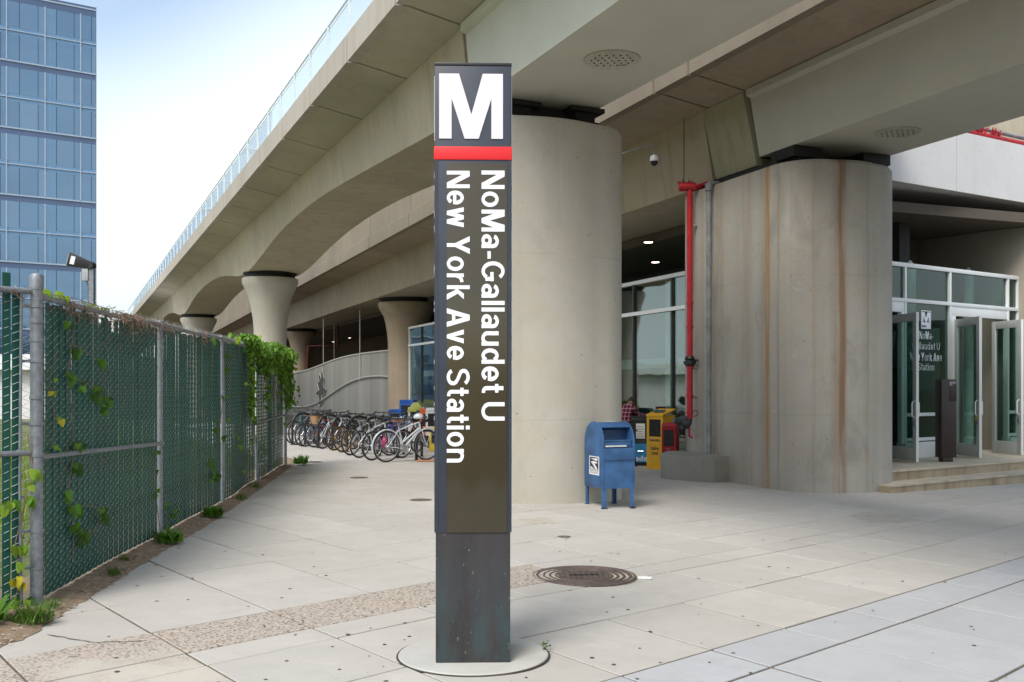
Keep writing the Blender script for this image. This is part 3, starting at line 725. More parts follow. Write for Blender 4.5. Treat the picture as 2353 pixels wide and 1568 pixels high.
def zpix(y): return CAMH - (y - 890) * (PY - HW) / F - .012
def xpix(x): return (x - 1085.5) * (PY - HW) / F
Mpoly = [(0, 0), (.195, 0), (.195, .62), (.40, 0), (.62, 0), (.82, .62), (.82, 0), (1, 0), (1, 1), (.685, 1), (.505, .37), (.31, 1), (0, 1)]
for f in range(4):
    rot = Matrix.Rotation(R(90 * f), 4, 'Z')
    fb = lambda x, z, d=0: None
    def face(x0, x1, z0, z1, d0, d1): 
        bb = MB(); bb.box(x0, x1, -HW - d1, -HW - d0, z0, z1, rot); return bb
    face(-HW - .007, HW + .007, zpix(368), zpix(338), .0035, .010).build('red_band', m_redb, py, local=True, bevel=.001)
    face(xpix(1025), xpix(1164), zpix(1224), zpix(376), .004, .009).build('sign_panel', m_olive, py, local=True, bevel=.001)
    face(-HW - .002, xpix(1005), .80, zpix(368), .004, .0075).build('edge_strip', m_navy, py, local=True)
    face(xpix(1168), HW + .002, .80, zpix(368), .004, .0075).build('edge_strip', m_navy, py, local=True)
    mx0, mx1, mz0, mz1 = xpix(1008), xpix(1154), zpix(320), zpix(171)
    P = [(mx0 + (mx1 - mx0) * a, mz0 + (mz1 - mz0) * c) for a, c in Mpoly]
    for (nm, mat, gr, d0, d1) in (('letter_edge', m_copper, .0028, .0035, .0075), ('letter_m', m_mwhite, 0, .0065, .010)):
        cx_, cz_ = (mx0 + mx1) / 2, (mz0 + mz1) / 2; bm = bmesh.new(); vs = []
        Q = []
        for i, p in enumerate(P):
            a = Vector(P[i - 1]); c = Vector(P[(i + 1) % 13]); p = Vector(p)
            d1_ = (p - a).normalized(); d2_ = (c - p).normalized(); nn = (Vector((d1_.y, -d1_.x)) + Vector((d2_.y, -d2_.x)))
            nn = nn / max(.35, nn.length_squared / 2) if nn.length > 0 else nn
            Q.append(p + nn * gr)
        lo = [bm.verts.new(rot @ Vector((q.x, -HW - d0, q.y))) for q in Q]; hi = [bm.verts.new(rot @ Vector((q.x, -HW - d1, q.y))) for q in Q]
        for k in range(13): bm.faces.new((lo[k], lo[(k + 1) % 13], hi[(k + 1) % 13], hi[k]))
        top = bm.faces.new(hi); bmesh.ops.triangulate(bm, faces=[top]); bmesh.ops.recalc_face_normals(bm, faces=bm.faces)
        me = bpy.data.meshes.new(nm); bm.to_mesh(me); bm.free(); me.materials.append(mat); link(nm, me, py, True)
    for (txt, xb, xt, y0, y1) in (('NoMa-Gallaudet U', 1105, 1158, 393, 967), ('New York Ave Station', 1025.5, 1078, 394, 1063)):
        mes = bold_text(txt, zpix(y0) - zpix(y1), xpix(xt) - xpix(xb), .0014, True)
        M_ = rot @ basis((xpix(xb), -HW - .0095, zpix(y0)), (0, 0, -1), (1, 0, 0), (0, -1, 0))
        for me in mes: place_text('letter', me, m_wtext, py, M_)
# sprout by the footing
def heart(s):   # small heart-shaped leaf in its own plane, stem at origin, folded slightly
    return [(0, 0, 0), (.32 * s, -.12 * s, .05 * s), (.5 * s, .15 * s, .10 * s), (.33 * s, .6 * s, .06 * s), (0, 1.05 * s, -.06 * s), (-.33 * s, .6 * s, .06 * s), (-.5 * s, .15 * s, .10 * s), (-.32 * s, -.12 * s, .05 * s), (0, .45 * s, -.03 * s)]
HF = [(0, 1, 2, 8), (8, 2, 3), (8, 3, 4), (8, 4, 5), (8, 5, 6), (0, 8, 6, 7)]
LEAFS = {}
def leaf_mesh(mat, s=1.0):
    if mat.name not in LEAFS:
        b = MB(); b.add(heart(1.0), HF); LEAFS[mat.name] = b.mesh('leaf', mat, 60)
    return LEAFS[mat.name]
def leaf_part(parent, p, s, mat, yaw, pitch, roll=0):
    o = bpy.data.objects.new('leaf', leaf_mesh(mat)); COL.objects.link(o); o.parent = parent
    o.location = Vector(p) - parent.location; o.scale = (s, s, s); o.rotation_euler = (pitch, roll, yaw); return o
def leaf_into(b, p, s, yaw, pitch, roll):
    from mathutils import Euler
    e = Euler((pitch, roll, yaw)).to_matrix(); b.add([e @ Vector(q) * s + Vector(p) for q in heart(1.0)], HF)
sp = root('weed_sprout', (.22, 6.45, .01), 'tiny green weed sprouting from the joint at the right of the pylon footing', 'weed')
rl = random.Random(11)
for q in range(9): leaf_part(sp, (.22 + rl.uniform(-.02, .025), 6.42 + rl.uniform(-.09, .06), .02 + rl.random() * .03), rl.uniform(.015, .035), m_leafd, rl.uniform(0, 6.28), rl.uniform(.1, 1))

# ------------------------------------------------------------------ mailbox
m_blue = plain('postal_blue_paint', (.033, .10, .235), .42, 0, .32, 3.5, .1); m_blued = plain('shaded_recess_blue', (.012, .045, .13), .5)  # second blue carries the shade of hopper recess and underside in its colour
bx = (1.27 + .53 / 2 * .93 - .36 * .3, 14.35 + .53 / 2 * .36 + .93 * .31)
ml = root('mailbox', (bx[0] + .02, bx[1] - .1, gz(1.4)), 'blue postal collection box with open hopper standing in front of the pale pier', 'mailbox', rz=R(21))
WM, DM = .25, .30
arcp = [(-DM, .95)] + [(-DM * math.cos(R(a)), .95 + .285 * math.sin(R(a))) for a in range(10, 171, 10)] + [(DM, .95)]
prof = [(-DM, .285)] + arcp + [(DM, .285)]
for sx in (-1, 1):
    b = MB(); P = [(y * 1.035, .285 + (z - .285) * 1.012) for y, z in prof]
    b.prism(P, 0, .022, lambda y, z, h, sx=sx: (sx * (WM - h + .006), y, z)); b.build('side_panel', m_blue, ml, local=True, bevel=.004)
    b = MB(); P = [(y * .86, .33 + (z - .285) * .93) for y, z in prof]; P2 = P
    b.prism(P, 0, .006, lambda y, z, h, sx=sx: (sx * (WM + .006 + h), y, z)); b.build('side_relief', m_blue, ml, local=True, bevel=.003)
def strip(pts, x0, x1, th=.012):
    b = MB(); n = len(pts)
    for i, (y, z) in enumerate(pts): b.v += [(x0, y, z), (x1, y, z)]
    b.f = [(2 * i, 2 * i + 1, 2 * i + 3, 2 * i + 2) for i in range(n - 1)]; return b
top = [(y, z) for y, z in arcp if not (y < -DM * math.cos(R(50)) )]
top = [(-DM * math.cos(R(48)), .95 + .285 * math.sin(R(48)))] + top
b = strip(top + [(DM, .285)], -WM + .01, WM - .01); b.build('top_shell', m_blue, ml, local=True)
b = MB(); b.box(-WM + .01, WM - .01, -DM, -DM + .01, .285, .70); b.build('front_panel', m_blue, ml, local=True)
b = MB(); b.box(-WM + .016, WM - .016, -DM - .012, -DM + .002, .71, .865); b.build('collection_door', m_blue, ml, local=True, bevel=.004)
b = MB(); b.box(-WM + .02, WM - .02, -DM - .022, -DM, .700, .712); b.build('door_ledge', m_blue, ml, local=True, bevel=.003)
b = strip([(-DM, .865), (-DM + .04, .90), (-DM + .20, .96), (-DM + .22, 1.12), (-DM * math.cos(R(48)), .95 + .285 * math.sin(R(48)) - .004)], -WM + .012, WM - .012); b.build('hopper_recess', m_blued, ml, local=True, smooth=0)
b = MB(); b.box(-WM + .03, WM - .03, -DM + .03, -DM + .045, .90, .975, None); b.build('hopper_flap', m_blue, ml, local=True, bevel=.004)
b = MB(); b.box(-WM + .04, WM - .12, -DM - .004, -DM + .028, .885, .905); b.build('flap_label', plain('worn_white_label', (.6, .6, .6), .5), ml, local=True, smooth=0)
b = MB(); b.tube([(-WM + .03, -DM + .02, .975), (WM - .03, -DM + .02, .975)], .008, 8); b.build('hopper_handle', m_blue, ml, local=True)
b = MB(); b.box(-WM + .02, WM - .02, -DM + .01, DM - .01, .287, .30); b.build('bottom_panel', m_blued, ml, local=True)
for sx in (-1, 1):
    for sy in (-1, 1):
        b = MB(); X_, Y_ = sx * (WM - .004), sy * (DM - .004)
        b.box(min(X_, X_ - sx * .055), max(X_, X_ - sx * .055), min(Y_, Y_ - sy * .01), max(Y_, Y_ - sy * .01), .01, .34)
        b.box(min(X_, X_ - sx * .01), max(X_, X_ - sx * .01), min(Y_ - sy * .01, Y_ - sy * .055), max(Y_ - sy * .01, Y_ - sy * .055), .01, .34)
        l_ = b.build('leg', m_blue, ml, local=True, smooth=0)
        b = MB(); b.box(X_ - .04 - sx * .02, X_ + .04 - sx * .02, Y_ - .035, Y_ + .035, 0, .012); b.build('foot_plate', m_black, l_, local=True, smooth=0)
# postal sticker on the left side, eagle as a faceted shape
st = MB(); X_ = -WM - .0125; st.prism([(-.20, .47), (.13, .47), (.13, .74), (-.20, .74)], 0, .001, lambda y, z, h: (X_ - h, y, z)); st.build('postal_sticker', plain('sticker_white', (.75, .75, .75), .4, 0, .03), ml, local=True, smooth=0)
m_ink = plain('navy_ink', (.008, .012, .05), .4)
st = MB(); st.prism([(-.175, .548), (.105, .548), (.105, .725), (-.175, .725)], 0, .0008, lambda y, z, h: (X_ - .0011 - h, y, z)); st.build('sticker_field', m_ink, ml, local=True, smooth=0)
m_wink = plain('sticker_eagle_white', (.75, .75, .75), .4, 0, .02)
for P in ([(.005, .712), (-.10, .70), (-.06, .688), (-.01, .672)], [(.0, .55), (-.03, .55), (.004 - .06, .60), (-.098, .655), (-.07, .652), (-.03, .612)], [(-.09, .66), (-.04, .668), (.004, .65), (-.03, .632), (-.065, .64)], [(-.1, .553), (-.045, .553), (-.098, .59)]):
    st = MB(); st.prism([((-y - .05) * 2.35 - .035, z + .002) for y, z in P], 0, .0008, lambda y, z, h: (X_ - .002 - h, y, z)); st.build('sticker_emblem', m_wink, ml, local=True, smooth=0)
for i, (t_, z_) in enumerate((('UNITED STATES', .518), ('POSTAL SERVICE', .49))):
    me = text_mesh(t_, .26, .02, .01, .001); place_text('sticker_text', me, m_copper, ml, basis((X_ - .0015, .095, z_), (0, -1, 0), (0, 0, 1), (-1, 0, 0)))
b = MB(); b.box(-.07, .07, -.05, .03, 1.2375, 1.2395); b.build('top_label', m_wink, ml, local=True, smooth=0)

# ------------------------------------------------------------------ concrete block, pipes on rusty pier
cbk = root('concrete_block', FB(16.5, 10.4, 0), 'low concrete block at the foot of the rust-streaked pier', 'block')
bl = MB(); P = [FB(s_, t_, 0) for s_, t_ in ((16.2, 11.0), (16.15, 10.6), (16.25, 10.35), (16.95, 9.97), (17.3, 10.1), (17.9, 10.6), (17.9, 10.96))]
bl.prism([(p[0], p[1]) for p in P], -.3, .385); o = bl.build('block_body', m_curb, cbk, bevel=.02)
def fl(b, x, y, z, r, h): b.lathe([(r, 0), (r, h)], (x, y, z), 16)
rp = root('red_standpipe', (3.58, 20.15, .4), 'red fire standpipe running down the left side of the rust-streaked pier', 'pipe')
x_, y_ = 3.585, 20.1
zz = lambda y, Y=20.1: CAMH - (y - 890) * Y / F
b = MB(); b.tube([(x_, y_, zz(436)), (x_, y_, zz(962))], .062, 16); b.build('riser', m_red, rp)
b = MB()
for q in (700, 755, 847, 912, 950): fl(b, x_, y_, zz(q), .076, .05)
b.build('coupling', m_red, rp)
b = MB(); b.lathe([(.08, 0), (.11, .03), (.11, .09), (.085, .12), (.11, .15), (.08, .2)], (x_, y_, zz(842)), 14); b.tube([(x_, y_, zz(830)), (x_ + .16, y_ - .05, zz(828))], .025, 8); b.tube([(x_ - .12, y_, zz(834)), (x_ + .12, y_, zz(834))], .035, 8); b.build('valve', m_black, rp)
b = MB(); b.tube([(x_ - .22, y_, zz(430)), (x_ + .12, y_, zz(430))], .09, 14); b.tube([(x_ + .1, y_ + .05, zz(432)), (x_ + .75, y_ + .25, zz(405))], .055, 10); b.build('tee', m_red, rp)
b = MB()
for q in range(14): a = random.uniform(-.24, .14); b.tube([(x_ + a, y_ - .05, zz(424)), (x_ + a + random.uniform(-.06, .06), y_ - .06, zz(418) + random.uniform(-.02, .05))], .012, 4, rs=[.025, .003])
b.build('peeling_wrap', plain('dark_red_flaking_wrap', (.16, .01, .014), .8), rp)
b = MB(); b.tube([(x_, y_, zz(960)), (x_ - .01, y_, zz(972)), (x_ - .06, y_ - .02, zz(980)), (x_ - .18, y_ - .08, zz(981))], .055, 12); b.build('elbow', plain('dark_pipe_fitting', (.035, .04, .042), .55), rp)
b = MB(); b.lathe([(.05, -.10), (.06, 0), (.135, .03), (.14, .07), (.05, .10)], (x_ - .12, y_ - .04, zz(971)), 18, 'y'); b.tube([(x_ - .14, y_ - .05, zz(970)), (x_ - .34, y_ - .1, zz(966))], .06, 12); b.build('hose_connection', m_iron if False else plain('grey_iron_cap', (.055, .06, .062), .5), rp)
b = MB(); b.tube([(x_ - .01, y_, zz(975)), (x_ - .01, y_, zz(1003)), (x_ + .06, y_, zz(1006))], .022, 8); b.tube([(x_, y_ - .02, zz(1000)), (x_ + .18, y_ - .02, zz(1000))], .006, 6); b.build('drain_tap', m_red, rp)
b = MB(); b.torus((x_ + .09, y_ - .04, zz(950)), .06, .008, 'y', 14, 5, -1.8, 1.8); b.build('hose_loop', m_black, rp)
b = MB()
for q in (520, 845, 912): b.tube([(x_ + .06, y_, zz(q)), (x_ + .25, y_ + .1, zz(q) + .02)], .03, 8); fl(b, x_ + .2, y_ + .08, zz(q) - .06, .05, .12)
b.build('wall_bracket', m_curb, rp)
gp = root('grey_downpipe', (3.9, 19.3, .4), 'grey downpipe beside the red standpipe on the rust-streaked pier', 'pipe')
x_, y_ = 3.86, 19.55
b = MB(); b.tube([(x_, y_, .36), (x_, y_, 5.65)], .052, 14); b.build('downpipe', m_gpipe, gp)
b = MB(); fl(b, x_, y_, 2.85, .062, .06); fl(b, x_, y_, 5.55, .075, .14); b.tube([(x_, y_, 5.68), (x_ + .2, y_ + .1, 5.72)], .05, 10); b.build('collar', m_gpipe, gp)
b = MB(); b.tube([(x_ + .1, y_ - .25, .37), (x_ + .1, y_ - .25, .45)], .02, 6); b.build('stub', m_gpipe, gp)
hr = MB(); q0 = FB(18.75, 11.02, 7.1); hr.tube([(3.52, 20.4, 7.2), (3.52, 20.4, zz(420))], .009, 5); tag(hr.build('hanger_rod', m_black, None), 'thin steel rod hanging from the girder down to the top of the red standpipe', 'rod')
# cctv camera on girder web
cc = root('security_camera', (2.9, 20.9, 6.4), 'small white dome security camera hanging on a bent arm from the second viaduct girder', 'camera')
zc = lambda y, Y: CAMH - (y - 890) * Y / F
Yc = 20.6; X0 = lambda x, Y: (x - 1176.5) * Y / F
b = MB(); b.tube([(X0(1430, Yc), Yc + .9, zc(357, Yc + .9)), (X0(1462, Yc), Yc + .5, zc(345, Yc + .5)), (X0(1495, Yc), Yc, zc(334, Yc)), (X0(1501, Yc), Yc, zc(334, Yc)), (X0(1502, Yc), Yc, zc(362, Yc))], .016, 6); b.build('arm', m_gpipe, cc)
b = MB(); b.lathe([(.02, .1), (.085, .07), (.1, 0), (.095, -.04)], (X0(1504, Yc), Yc, zc(367, Yc)), 18); b.build('housing', plain('white_camera_housing', (.6, .6, .6), .4), cc)
b = MB(); b.lathe([(.078, -.03), (.07, -.09), (.04, -.125), (.005, -.135)], (X0(1503, Yc), Yc - .01, zc(367, Yc)), 16); b.build('dome', m_black, cc)

# ------------------------------------------------------------------ entry: steps, platform, glass front, doors
gx, gy = .823, .568; E0 = (8.01, 21.2)
def FE(k, d, z):     # k along the glass front to the right, d outward from it
    return (E0[0] + gx * k + gy * d, E0[1] + gy * k - gx * d, z)
PZ = .16
stp = root('entry_steps', FE(1, 2, 0), 'worn concrete steps and landing in front of the glass station entrance', 'steps')
m_step = concrete('step_concrete', (.50, .45, .36), .7, .7, tint=(1, .85, .65), zs=.8, big=1.2); m_riser = concrete('stained_step_riser', (.42, .35, .25), .6, .9, tint=(.8, .6, .4), zs=.5, big=1.0)
for i, (d, z0, z1) in enumerate(((2.25, -.5, -.03), (1.75, -.5, PZ))):
    b = MB(); b.box(-3.17, 12, -1.0, d, z0, z1 - .035, lambda p: Vector(FE(p.x, p.y, p.z))); b.build('step_riser', m_riser, stp, smooth=0)
    b = MB(); b.box(-3.17, 12, -1.0, d + .025, z1 - .035, z1 - (0 if i else 0), lambda p: Vector(FE(p.x, p.y, p.z))); b.build('step_tread', m_step, stp, bevel=.006)
ef = root('glass_entrance', FE(2, 0, PZ), 'white-framed glass station entrance with tall doors standing open', 'entrance')
def EB(k0, k1, d0, d1, z0, z1): 
    b = MB(); b.box(k0, k1, d0, d1, z0, z1, lambda p: Vector(FE(p.x, p.y, p.z))); return b
def kx(x):
    q = (x - 1176.5) / F; return (q * E0[1] - E0[0]) / (gx - q * gy)
K = [kx(v) for v in (1960, 2076, 2179, 2312, 2335)]
fw = .035
for k in K: EB(k - fw, k + fw, -.06, .06, PZ, 4.33).build('mullion', m_alu, ef, bevel=.004)
for (z, h) in ((4.33, .045), (3.57, .04)): EB(K[0] - .5, K[-1] + fw, -.065, .065, z - h, z + h).build('transom', m_alu, ef, bevel=.004)
for i in range(4): EB(K[i] + fw, K[i + 1] - fw, -.006, .006, 3.61, 4.285).build('glass_pane', m_eglass, ef, smooth=0)
for (a, c) in ((0, 1), (2, 3)): EB(K[a] + fw, K[c] - fw, -.05, .05, 3.31, 3.53).build('door_header', m_alu, ef, bevel=.004)
for (a, c, x) in ((1, 2, None), (3, 4, None)):
    EB(K[a] + fw, K[c] - fw, -.006, .006, .56, 3.53).build('glass_pane', m_eglass, ef, smooth=0)
    for z in (1.10, .56): EB(K[a] + fw, K[c] - fw, -.05, .05, z - .035, z + .035).build('transom', m_alu, ef, bevel=.003)
EB(K[1] - .1, K[2] + .25, -.12, .12, PZ, .50).build('plinth', m_white, ef, bevel=.01)
EB(K[3], K[4] + .1, -.12, .12, PZ, .50).build('plinth', m_white, ef, bevel=.01)
EB(K[2] + fw, K[2] + .22, -.05, .05, PZ, 3.31).build('door_jamb', m_alu, ef, bevel=.004)
EB(K[1] - .14, K[1] - fw, -.05, .05, PZ, 3.31).build('door_jamb', m_alu, ef, bevel=.004)
# lettering on the glass
kt = K[1] + (K[2] - K[1]) * .40; zt = lambda y, Y=21.95: CAMH - (y - 890) * Y / F
def eglass_text(t, kmid, y0, y1, wid):
    me = bold_text(t, wid, zt(y0) - zt(y1), .002)
    p = FE(kmid - wid / 2, .012, zt(y1)); place_text('glass_lettering', me, m_wtext, ef, Matrix.Translation(-ef.location) @ basis(p, (gx, gy, 0), (0, 0, 1), (gy, -gx, 0)))
km = kx(2127)
for (t, y0, y1, wid) in (('NoMa-', 762, 780, .52), ('Gallaudet U', 787, 804, 1.04), ('New York Ave', 811, 830, 1.2), ('Station', 835, 852, .62)): eglass_text(t, km, y0, y1, wid)
kl, kr = kx(2115), kx(2138)
for (a, c, y0, y1) in ((kl, kr, 714, 716), (kl, kr, 741, 756), (kl, kl + .02, 714, 756), (kr - .02, kr, 714, 756)): EB(a, c, .010, .014, zt(y1), zt(y0)).build('metro_emblem', m_wtext, ef, smooth=0)
bb = MB(); bb.prism([(kl + .03 + a * (kr - kl - .06), zt(740) + c * (zt(718) - zt(740))) for a, c in Mpoly], .010, .014, lambda a, c, h: FE(a, h, c))
bm = bmesh.new(); me = bb.mesh('metro_emblem', m_wtext, 0); bm.from_mesh(me); bmesh.ops.triangulate(bm, faces=[f for f in bm.faces if len(f.verts) > 4]); bm.to_mesh(me); bm.free(); link('metro_emblem', me, ef)
me = text_mesh('metro', .17, .055, .01, .003); place_text('metro_emblem', me, m_ink, ef, Matrix.Translation(-ef.location) @ basis(FE(kl + .03, .016, zt(753)), (gx, gy, 0), (0, 0, 1), (gy, -gx, 0)))
# open door leaves
def leaf_door(hx, hy, fx, fy, lab):
    d = Vector((fx - hx, fy - hy, 0)); Lw = d.length; e = d.normalized(); nrm = Vector((e.y, -e.x, 0))
    def T(p): return Vector((hx, hy, PZ)) + e * p.x + nrm * p.y + Vector((0, 0, p.z))
    dr = root('open_door', (hx, hy, PZ), lab, 'door', 'open entrance doors')
    H = 3.06
    def bx(n_, a, c, z0, z1, m_=m_door, t=.028): b = MB(); b.box(a, c, -t, t, z0, z1, T); return b.build(n_, m_, dr, bevel=.004)
    bx('stile', 0, .13, .02, H); bx('stile', Lw - .13, Lw, .02, H); bx('rail', .13, Lw - .13, H - .17, H, t=.026); bx('rail', .13, Lw - .13, .02, .30, t=.026)
    b = MB(); b.box(.13, Lw - .13, -.005, .005, .30, H - .17, T); b.build('glass_pane', m_eglass, dr, smooth=0)
    bx('edge_plate', Lw - .002, Lw + .004, .02, H, m_alu, .030)
    for s_ in (-1, 1):
        b = MB(); b.tube([T(Vector((Lw - .07, s_ * .028, .92))), T(Vector((Lw - .07, s_ * .075, .95))), T(Vector((Lw - .07, s_ * .075, 1.22))), T(Vector((Lw - .07, s_ * .028, 1.26)))], .014, 8); b.build('pull_handle', m_alu, dr)
    b = MB(); b.box(Lw - .11, Lw - .04, -.05, .05, .74, .84, T); b.build('lock', m_galv, dr, bevel=.01)
    return dr
def pt(x, Y): return ((x - 1176.5) * Y / F, Y)
d1 = leaf_door(*pt(2040, 21.35), *pt(2108, 20.2), 'open glass door nearest the rust-streaked pier, left of the brown post')
d2 = leaf_door(*pt(2196, 22.45), *pt(2253, 21.35), 'open glass door just right of the brown information post')
d3 = leaf_door(*pt(2281, 23.3), *pt(2349, 22.35), 'rightmost open glass door, at the edge of the photo')
b = MB(); T = d2.location; b.box(0, .06, 0, .04, 0, .09); tag(b.build('padlock', plain('brass', (.55, .33, .06), .3, .8), None, smooth=0), 'small brass padlock hanging on the second open door', 'padlock').location = pt(2242, 21.42) + (.98,)
# info post
bp = root('information_post', (*pt(2173, 20.6), PZ), 'brown metal station information post standing before the entrance doors', 'post')
m_brm = plain('dark_brown_enamel', (.030, .018, .014), .4)
b = MB(); b.box(-.165, .165, -.12, .12, .09, 1.70); b.build('post_body', m_brm, bp, local=True, bevel=.008)
b = MB(); b.box(-.11, .11, -.09, .09, -.01, .10); b.build('post_foot', m_brm, bp, local=True, bevel=.005)
b = MB(); b.box(-.0, .168, -.124, -.1, 1.25, 1.69); b.build('post_panel', m_brm, bp, local=True, bevel=.003)
for t_, z_, w_ in (('NoMa-Gallaudet U', 1.635, .15), ('New York Ave', 1.605, .13), ('Station', 1.575, .06)):
    place_text('post_lettering', text_mesh(t_, w_, .022, .01, .002), m_wtext, bp, basis((.01, -.126, z_), (1, 0, 0), (0, 0, 1), (0, -1, 0)))
bp.rotation_euler = (0, 0, R(8))
# hall behind the glass
hall = root('station_hall', FE(3, -5, PZ), 'dim concrete station hall seen through the glass entrance and above it', 'building')
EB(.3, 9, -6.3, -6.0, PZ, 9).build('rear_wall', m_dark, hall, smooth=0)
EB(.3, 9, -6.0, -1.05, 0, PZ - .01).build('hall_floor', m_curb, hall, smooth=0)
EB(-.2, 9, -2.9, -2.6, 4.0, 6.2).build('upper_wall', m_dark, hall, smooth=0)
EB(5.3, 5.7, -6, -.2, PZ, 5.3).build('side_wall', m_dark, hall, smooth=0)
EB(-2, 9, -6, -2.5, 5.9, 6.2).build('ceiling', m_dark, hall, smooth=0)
m_pale = plain('pale_green_column_paint', (.38, .48, .44), .5)
for x in (2054, 2160, 2293):
    k = kx(x); p = FE(k, -.75, 0); b = MB(); b.lathe([(.13, 0), (.13, 4.3), (.02, 4.45)], (p[0], p[1], PZ), 20); b.build('column', m_pale, hall)
pc = root('end_wall_pier', FE(5.5, .4, 0), 'plain concrete pier closing the right side of the entrance', 'pier')
b = MB(); P = [FE(5.13, .35, 0), FE(8.5, .75, 0), FE(8.5, -3, 0), FE(5.2, -3, 0), FE(5.0, -2.3, 0), FE(5.0, -.2, 0)]; b.prism([(p[0], p[1]) for p in P], -.4, 5.55); b.build('pier_body', concrete('entry_pier_concrete', (.36, .33, .27), .75, .3), pc, bevel=.03)
# third structure: pale girder over the entrance
fx_, fy_ = .85, .527; C0 = (7.94, 21.0)
def FC(k, d, z): return (C0[0] + fx_ * k - fy_ * d, C0[1] + fy_ * k + fx_ * d, z)
vc = root('cross_bridge', FC(3, 1, 0), 'pale concrete cross girder above the station entrance at the right', 'bridge')
cb = [(-.6, 2.3), (2.35, 4.6), (4.65, 40)]; cb = [(-.9, 2.32), (2.345, 8.2), (8.22, 40)]
for (a, c) in cb:
    b = MB(); b.box(a, c, 0, .35, 6.07, 7.42, lambda p: Vector(FC(p.x, p.y, p.z))); b.build('fascia_panel', m_white, vc, smooth=0)
b = MB(); b.box(-.9, 40, .35, 2.6, 6.09, 7.2, lambda p: Vector(FC(p.x, p.y, p.z))); b.build('girder_box', m_white, vc, smooth=0)
for i in range(2):
    b = MB(); b.box(2.3 + i, 2.62 + i, 2.0, 2.35, 5.6, 6.09, lambda p: Vector(FC(p.x, p.y, p.z)))
    if i == 0: b.build('bearing_block', m_black, vc, smooth=0)
rpp = root('red_sprinkler_pipe', FC(5, .2, 7.5), 'red pipe and grey conduit lying along the top of the pale cross girder', 'pipe')
b = MB(); b.tube([FC(2.5, .12, 7.50), FC(14, .12, 7.50)], .06, 10); b.build('red_pipe', m_red, rpp)
b = MB(); b.tube([FC(3.1, .12, 7.64), FC(14, .12, 7.64)], .045, 10); b.build('grey_conduit', m_gpipe, rpp)
b = MB()
for q in range(26): k = random.uniform(3.1, 4.2); b.tube([FC(k, .1, 7.52), FC(k + random.uniform(-.15, .15), .02, 7.55 + random.uniform(.02, .16))], .01, 4, rs=[.03, .004])
b.build('torn_wrap', m_red, rpp)
b = MB(); b.box(1.0, 60, 5.5, 6.5, 7.3, 11.4, lambda p: Vector(FC(p.x, p.y, p.z))); tag(b.build('tan_upper_wall', m_girder, None, smooth=0), 'tan concrete wall rising beyond the pale cross girder, top right', 'wall')

# ------------------------------------------------------------------ station storefront under the viaducts
sf = root('glass_storefront', FB(25, 12.9, 0), 'long glass storefront with pale frames under the second viaduct, behind the mailbox', 'storefront')
def SB(s0, s1, t0, t1, z0, z1, skew=.02): 
    b = MB(); b.box(s0, s1, t0, t1, z0, z1, lambda p: Vector(FB(p.x, p.y, p.z))); return b
ms = [18.6 + 1.877 * i for i in range(14)]
for i, s_ in enumerate(ms): SB(s_ - .03, s_ + .03, 12.24, 12.36, gz(4), 4.33).build('mullion', m_alu if i == 13 else plain('dark_mullion', (.03, .035, .035), .4) if i == 0 else bpy.data.materials['dark_mullion'], sf, smooth=0)
for z in (4.33, 3.55): SB(18.4, 43.05, 12.22, 12.38, z - .045, z + .045).build('transom', m_alu, sf, smooth=0)
for i in range(13):
    for (z0, z1) in ((.0, 3.505), (3.595, 4.285)): SB(ms[i] + .03, ms[i + 1] - .03, 12.29, 12.31, z0, z1).build('glass_pane', m_glass, sf, smooth=0)
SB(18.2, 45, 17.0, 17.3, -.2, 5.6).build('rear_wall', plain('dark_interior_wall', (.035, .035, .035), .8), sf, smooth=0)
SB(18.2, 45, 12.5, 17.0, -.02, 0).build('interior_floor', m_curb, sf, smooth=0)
for s_ in (19.2, 21.3, 25.2, 30, 35, 40): 
    p = FB(s_, 12.75, 0); b = MB(); b.lathe([(.16, -.1), (.16, 4.3)], (p[0], p[1], 0), 18); b.build('column', m_pale, sf)
m_int = plain('teal_display', (.02, .08, .11), .5)
for i, (s_, w_, z0, z1) in enumerate(((20.4, 1.0, .1, 2.1), (22.0, .8, .1, 2.4), (26, 2, .1, 1.7), (33, 2, .1, 2.2), (38, 1.5, .1, 1.2))): SB(s_, s_ + w_, 13.6, 13.9, z0, z1).build('display_case', m_int if i % 2 == 0 else m_dark, sf, bevel=.02)
SB(18, 46, 13.2, 14, 2.2, 2.45).build('ceiling_beam', m_white, sf, smooth=0)
cl = root('underpass_ceiling', FB(50, 18, 5.5), 'dark concrete ceiling and rear wall of the underpass behind the storefront', 'ceiling')
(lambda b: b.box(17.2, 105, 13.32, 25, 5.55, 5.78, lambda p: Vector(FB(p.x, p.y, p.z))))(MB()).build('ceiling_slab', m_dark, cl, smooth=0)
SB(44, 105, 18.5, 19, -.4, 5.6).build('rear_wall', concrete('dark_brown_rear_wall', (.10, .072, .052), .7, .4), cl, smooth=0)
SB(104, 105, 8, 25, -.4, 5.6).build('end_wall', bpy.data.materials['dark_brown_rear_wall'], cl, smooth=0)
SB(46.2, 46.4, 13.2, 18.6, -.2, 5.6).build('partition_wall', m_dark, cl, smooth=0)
def lamp(x, y, Y, lab):
    X_, Z_ = X0(x, Y), zc(y, Y)
    l_ = root('downlight', (X_, Y, Z_), lab, 'lamp', 'recessed downlights of the underpass')
    b = MB(); b.lathe([(.13, .0), (.15, -.01), (.15, .02)], n=20); b.build('trim_ring', m_dark, l_, local=True)
    b = MB(); b.lathe([(.115, -.004), (.115, -.008)], n=20); b.build('lens', m_lamp, l_, local=True)
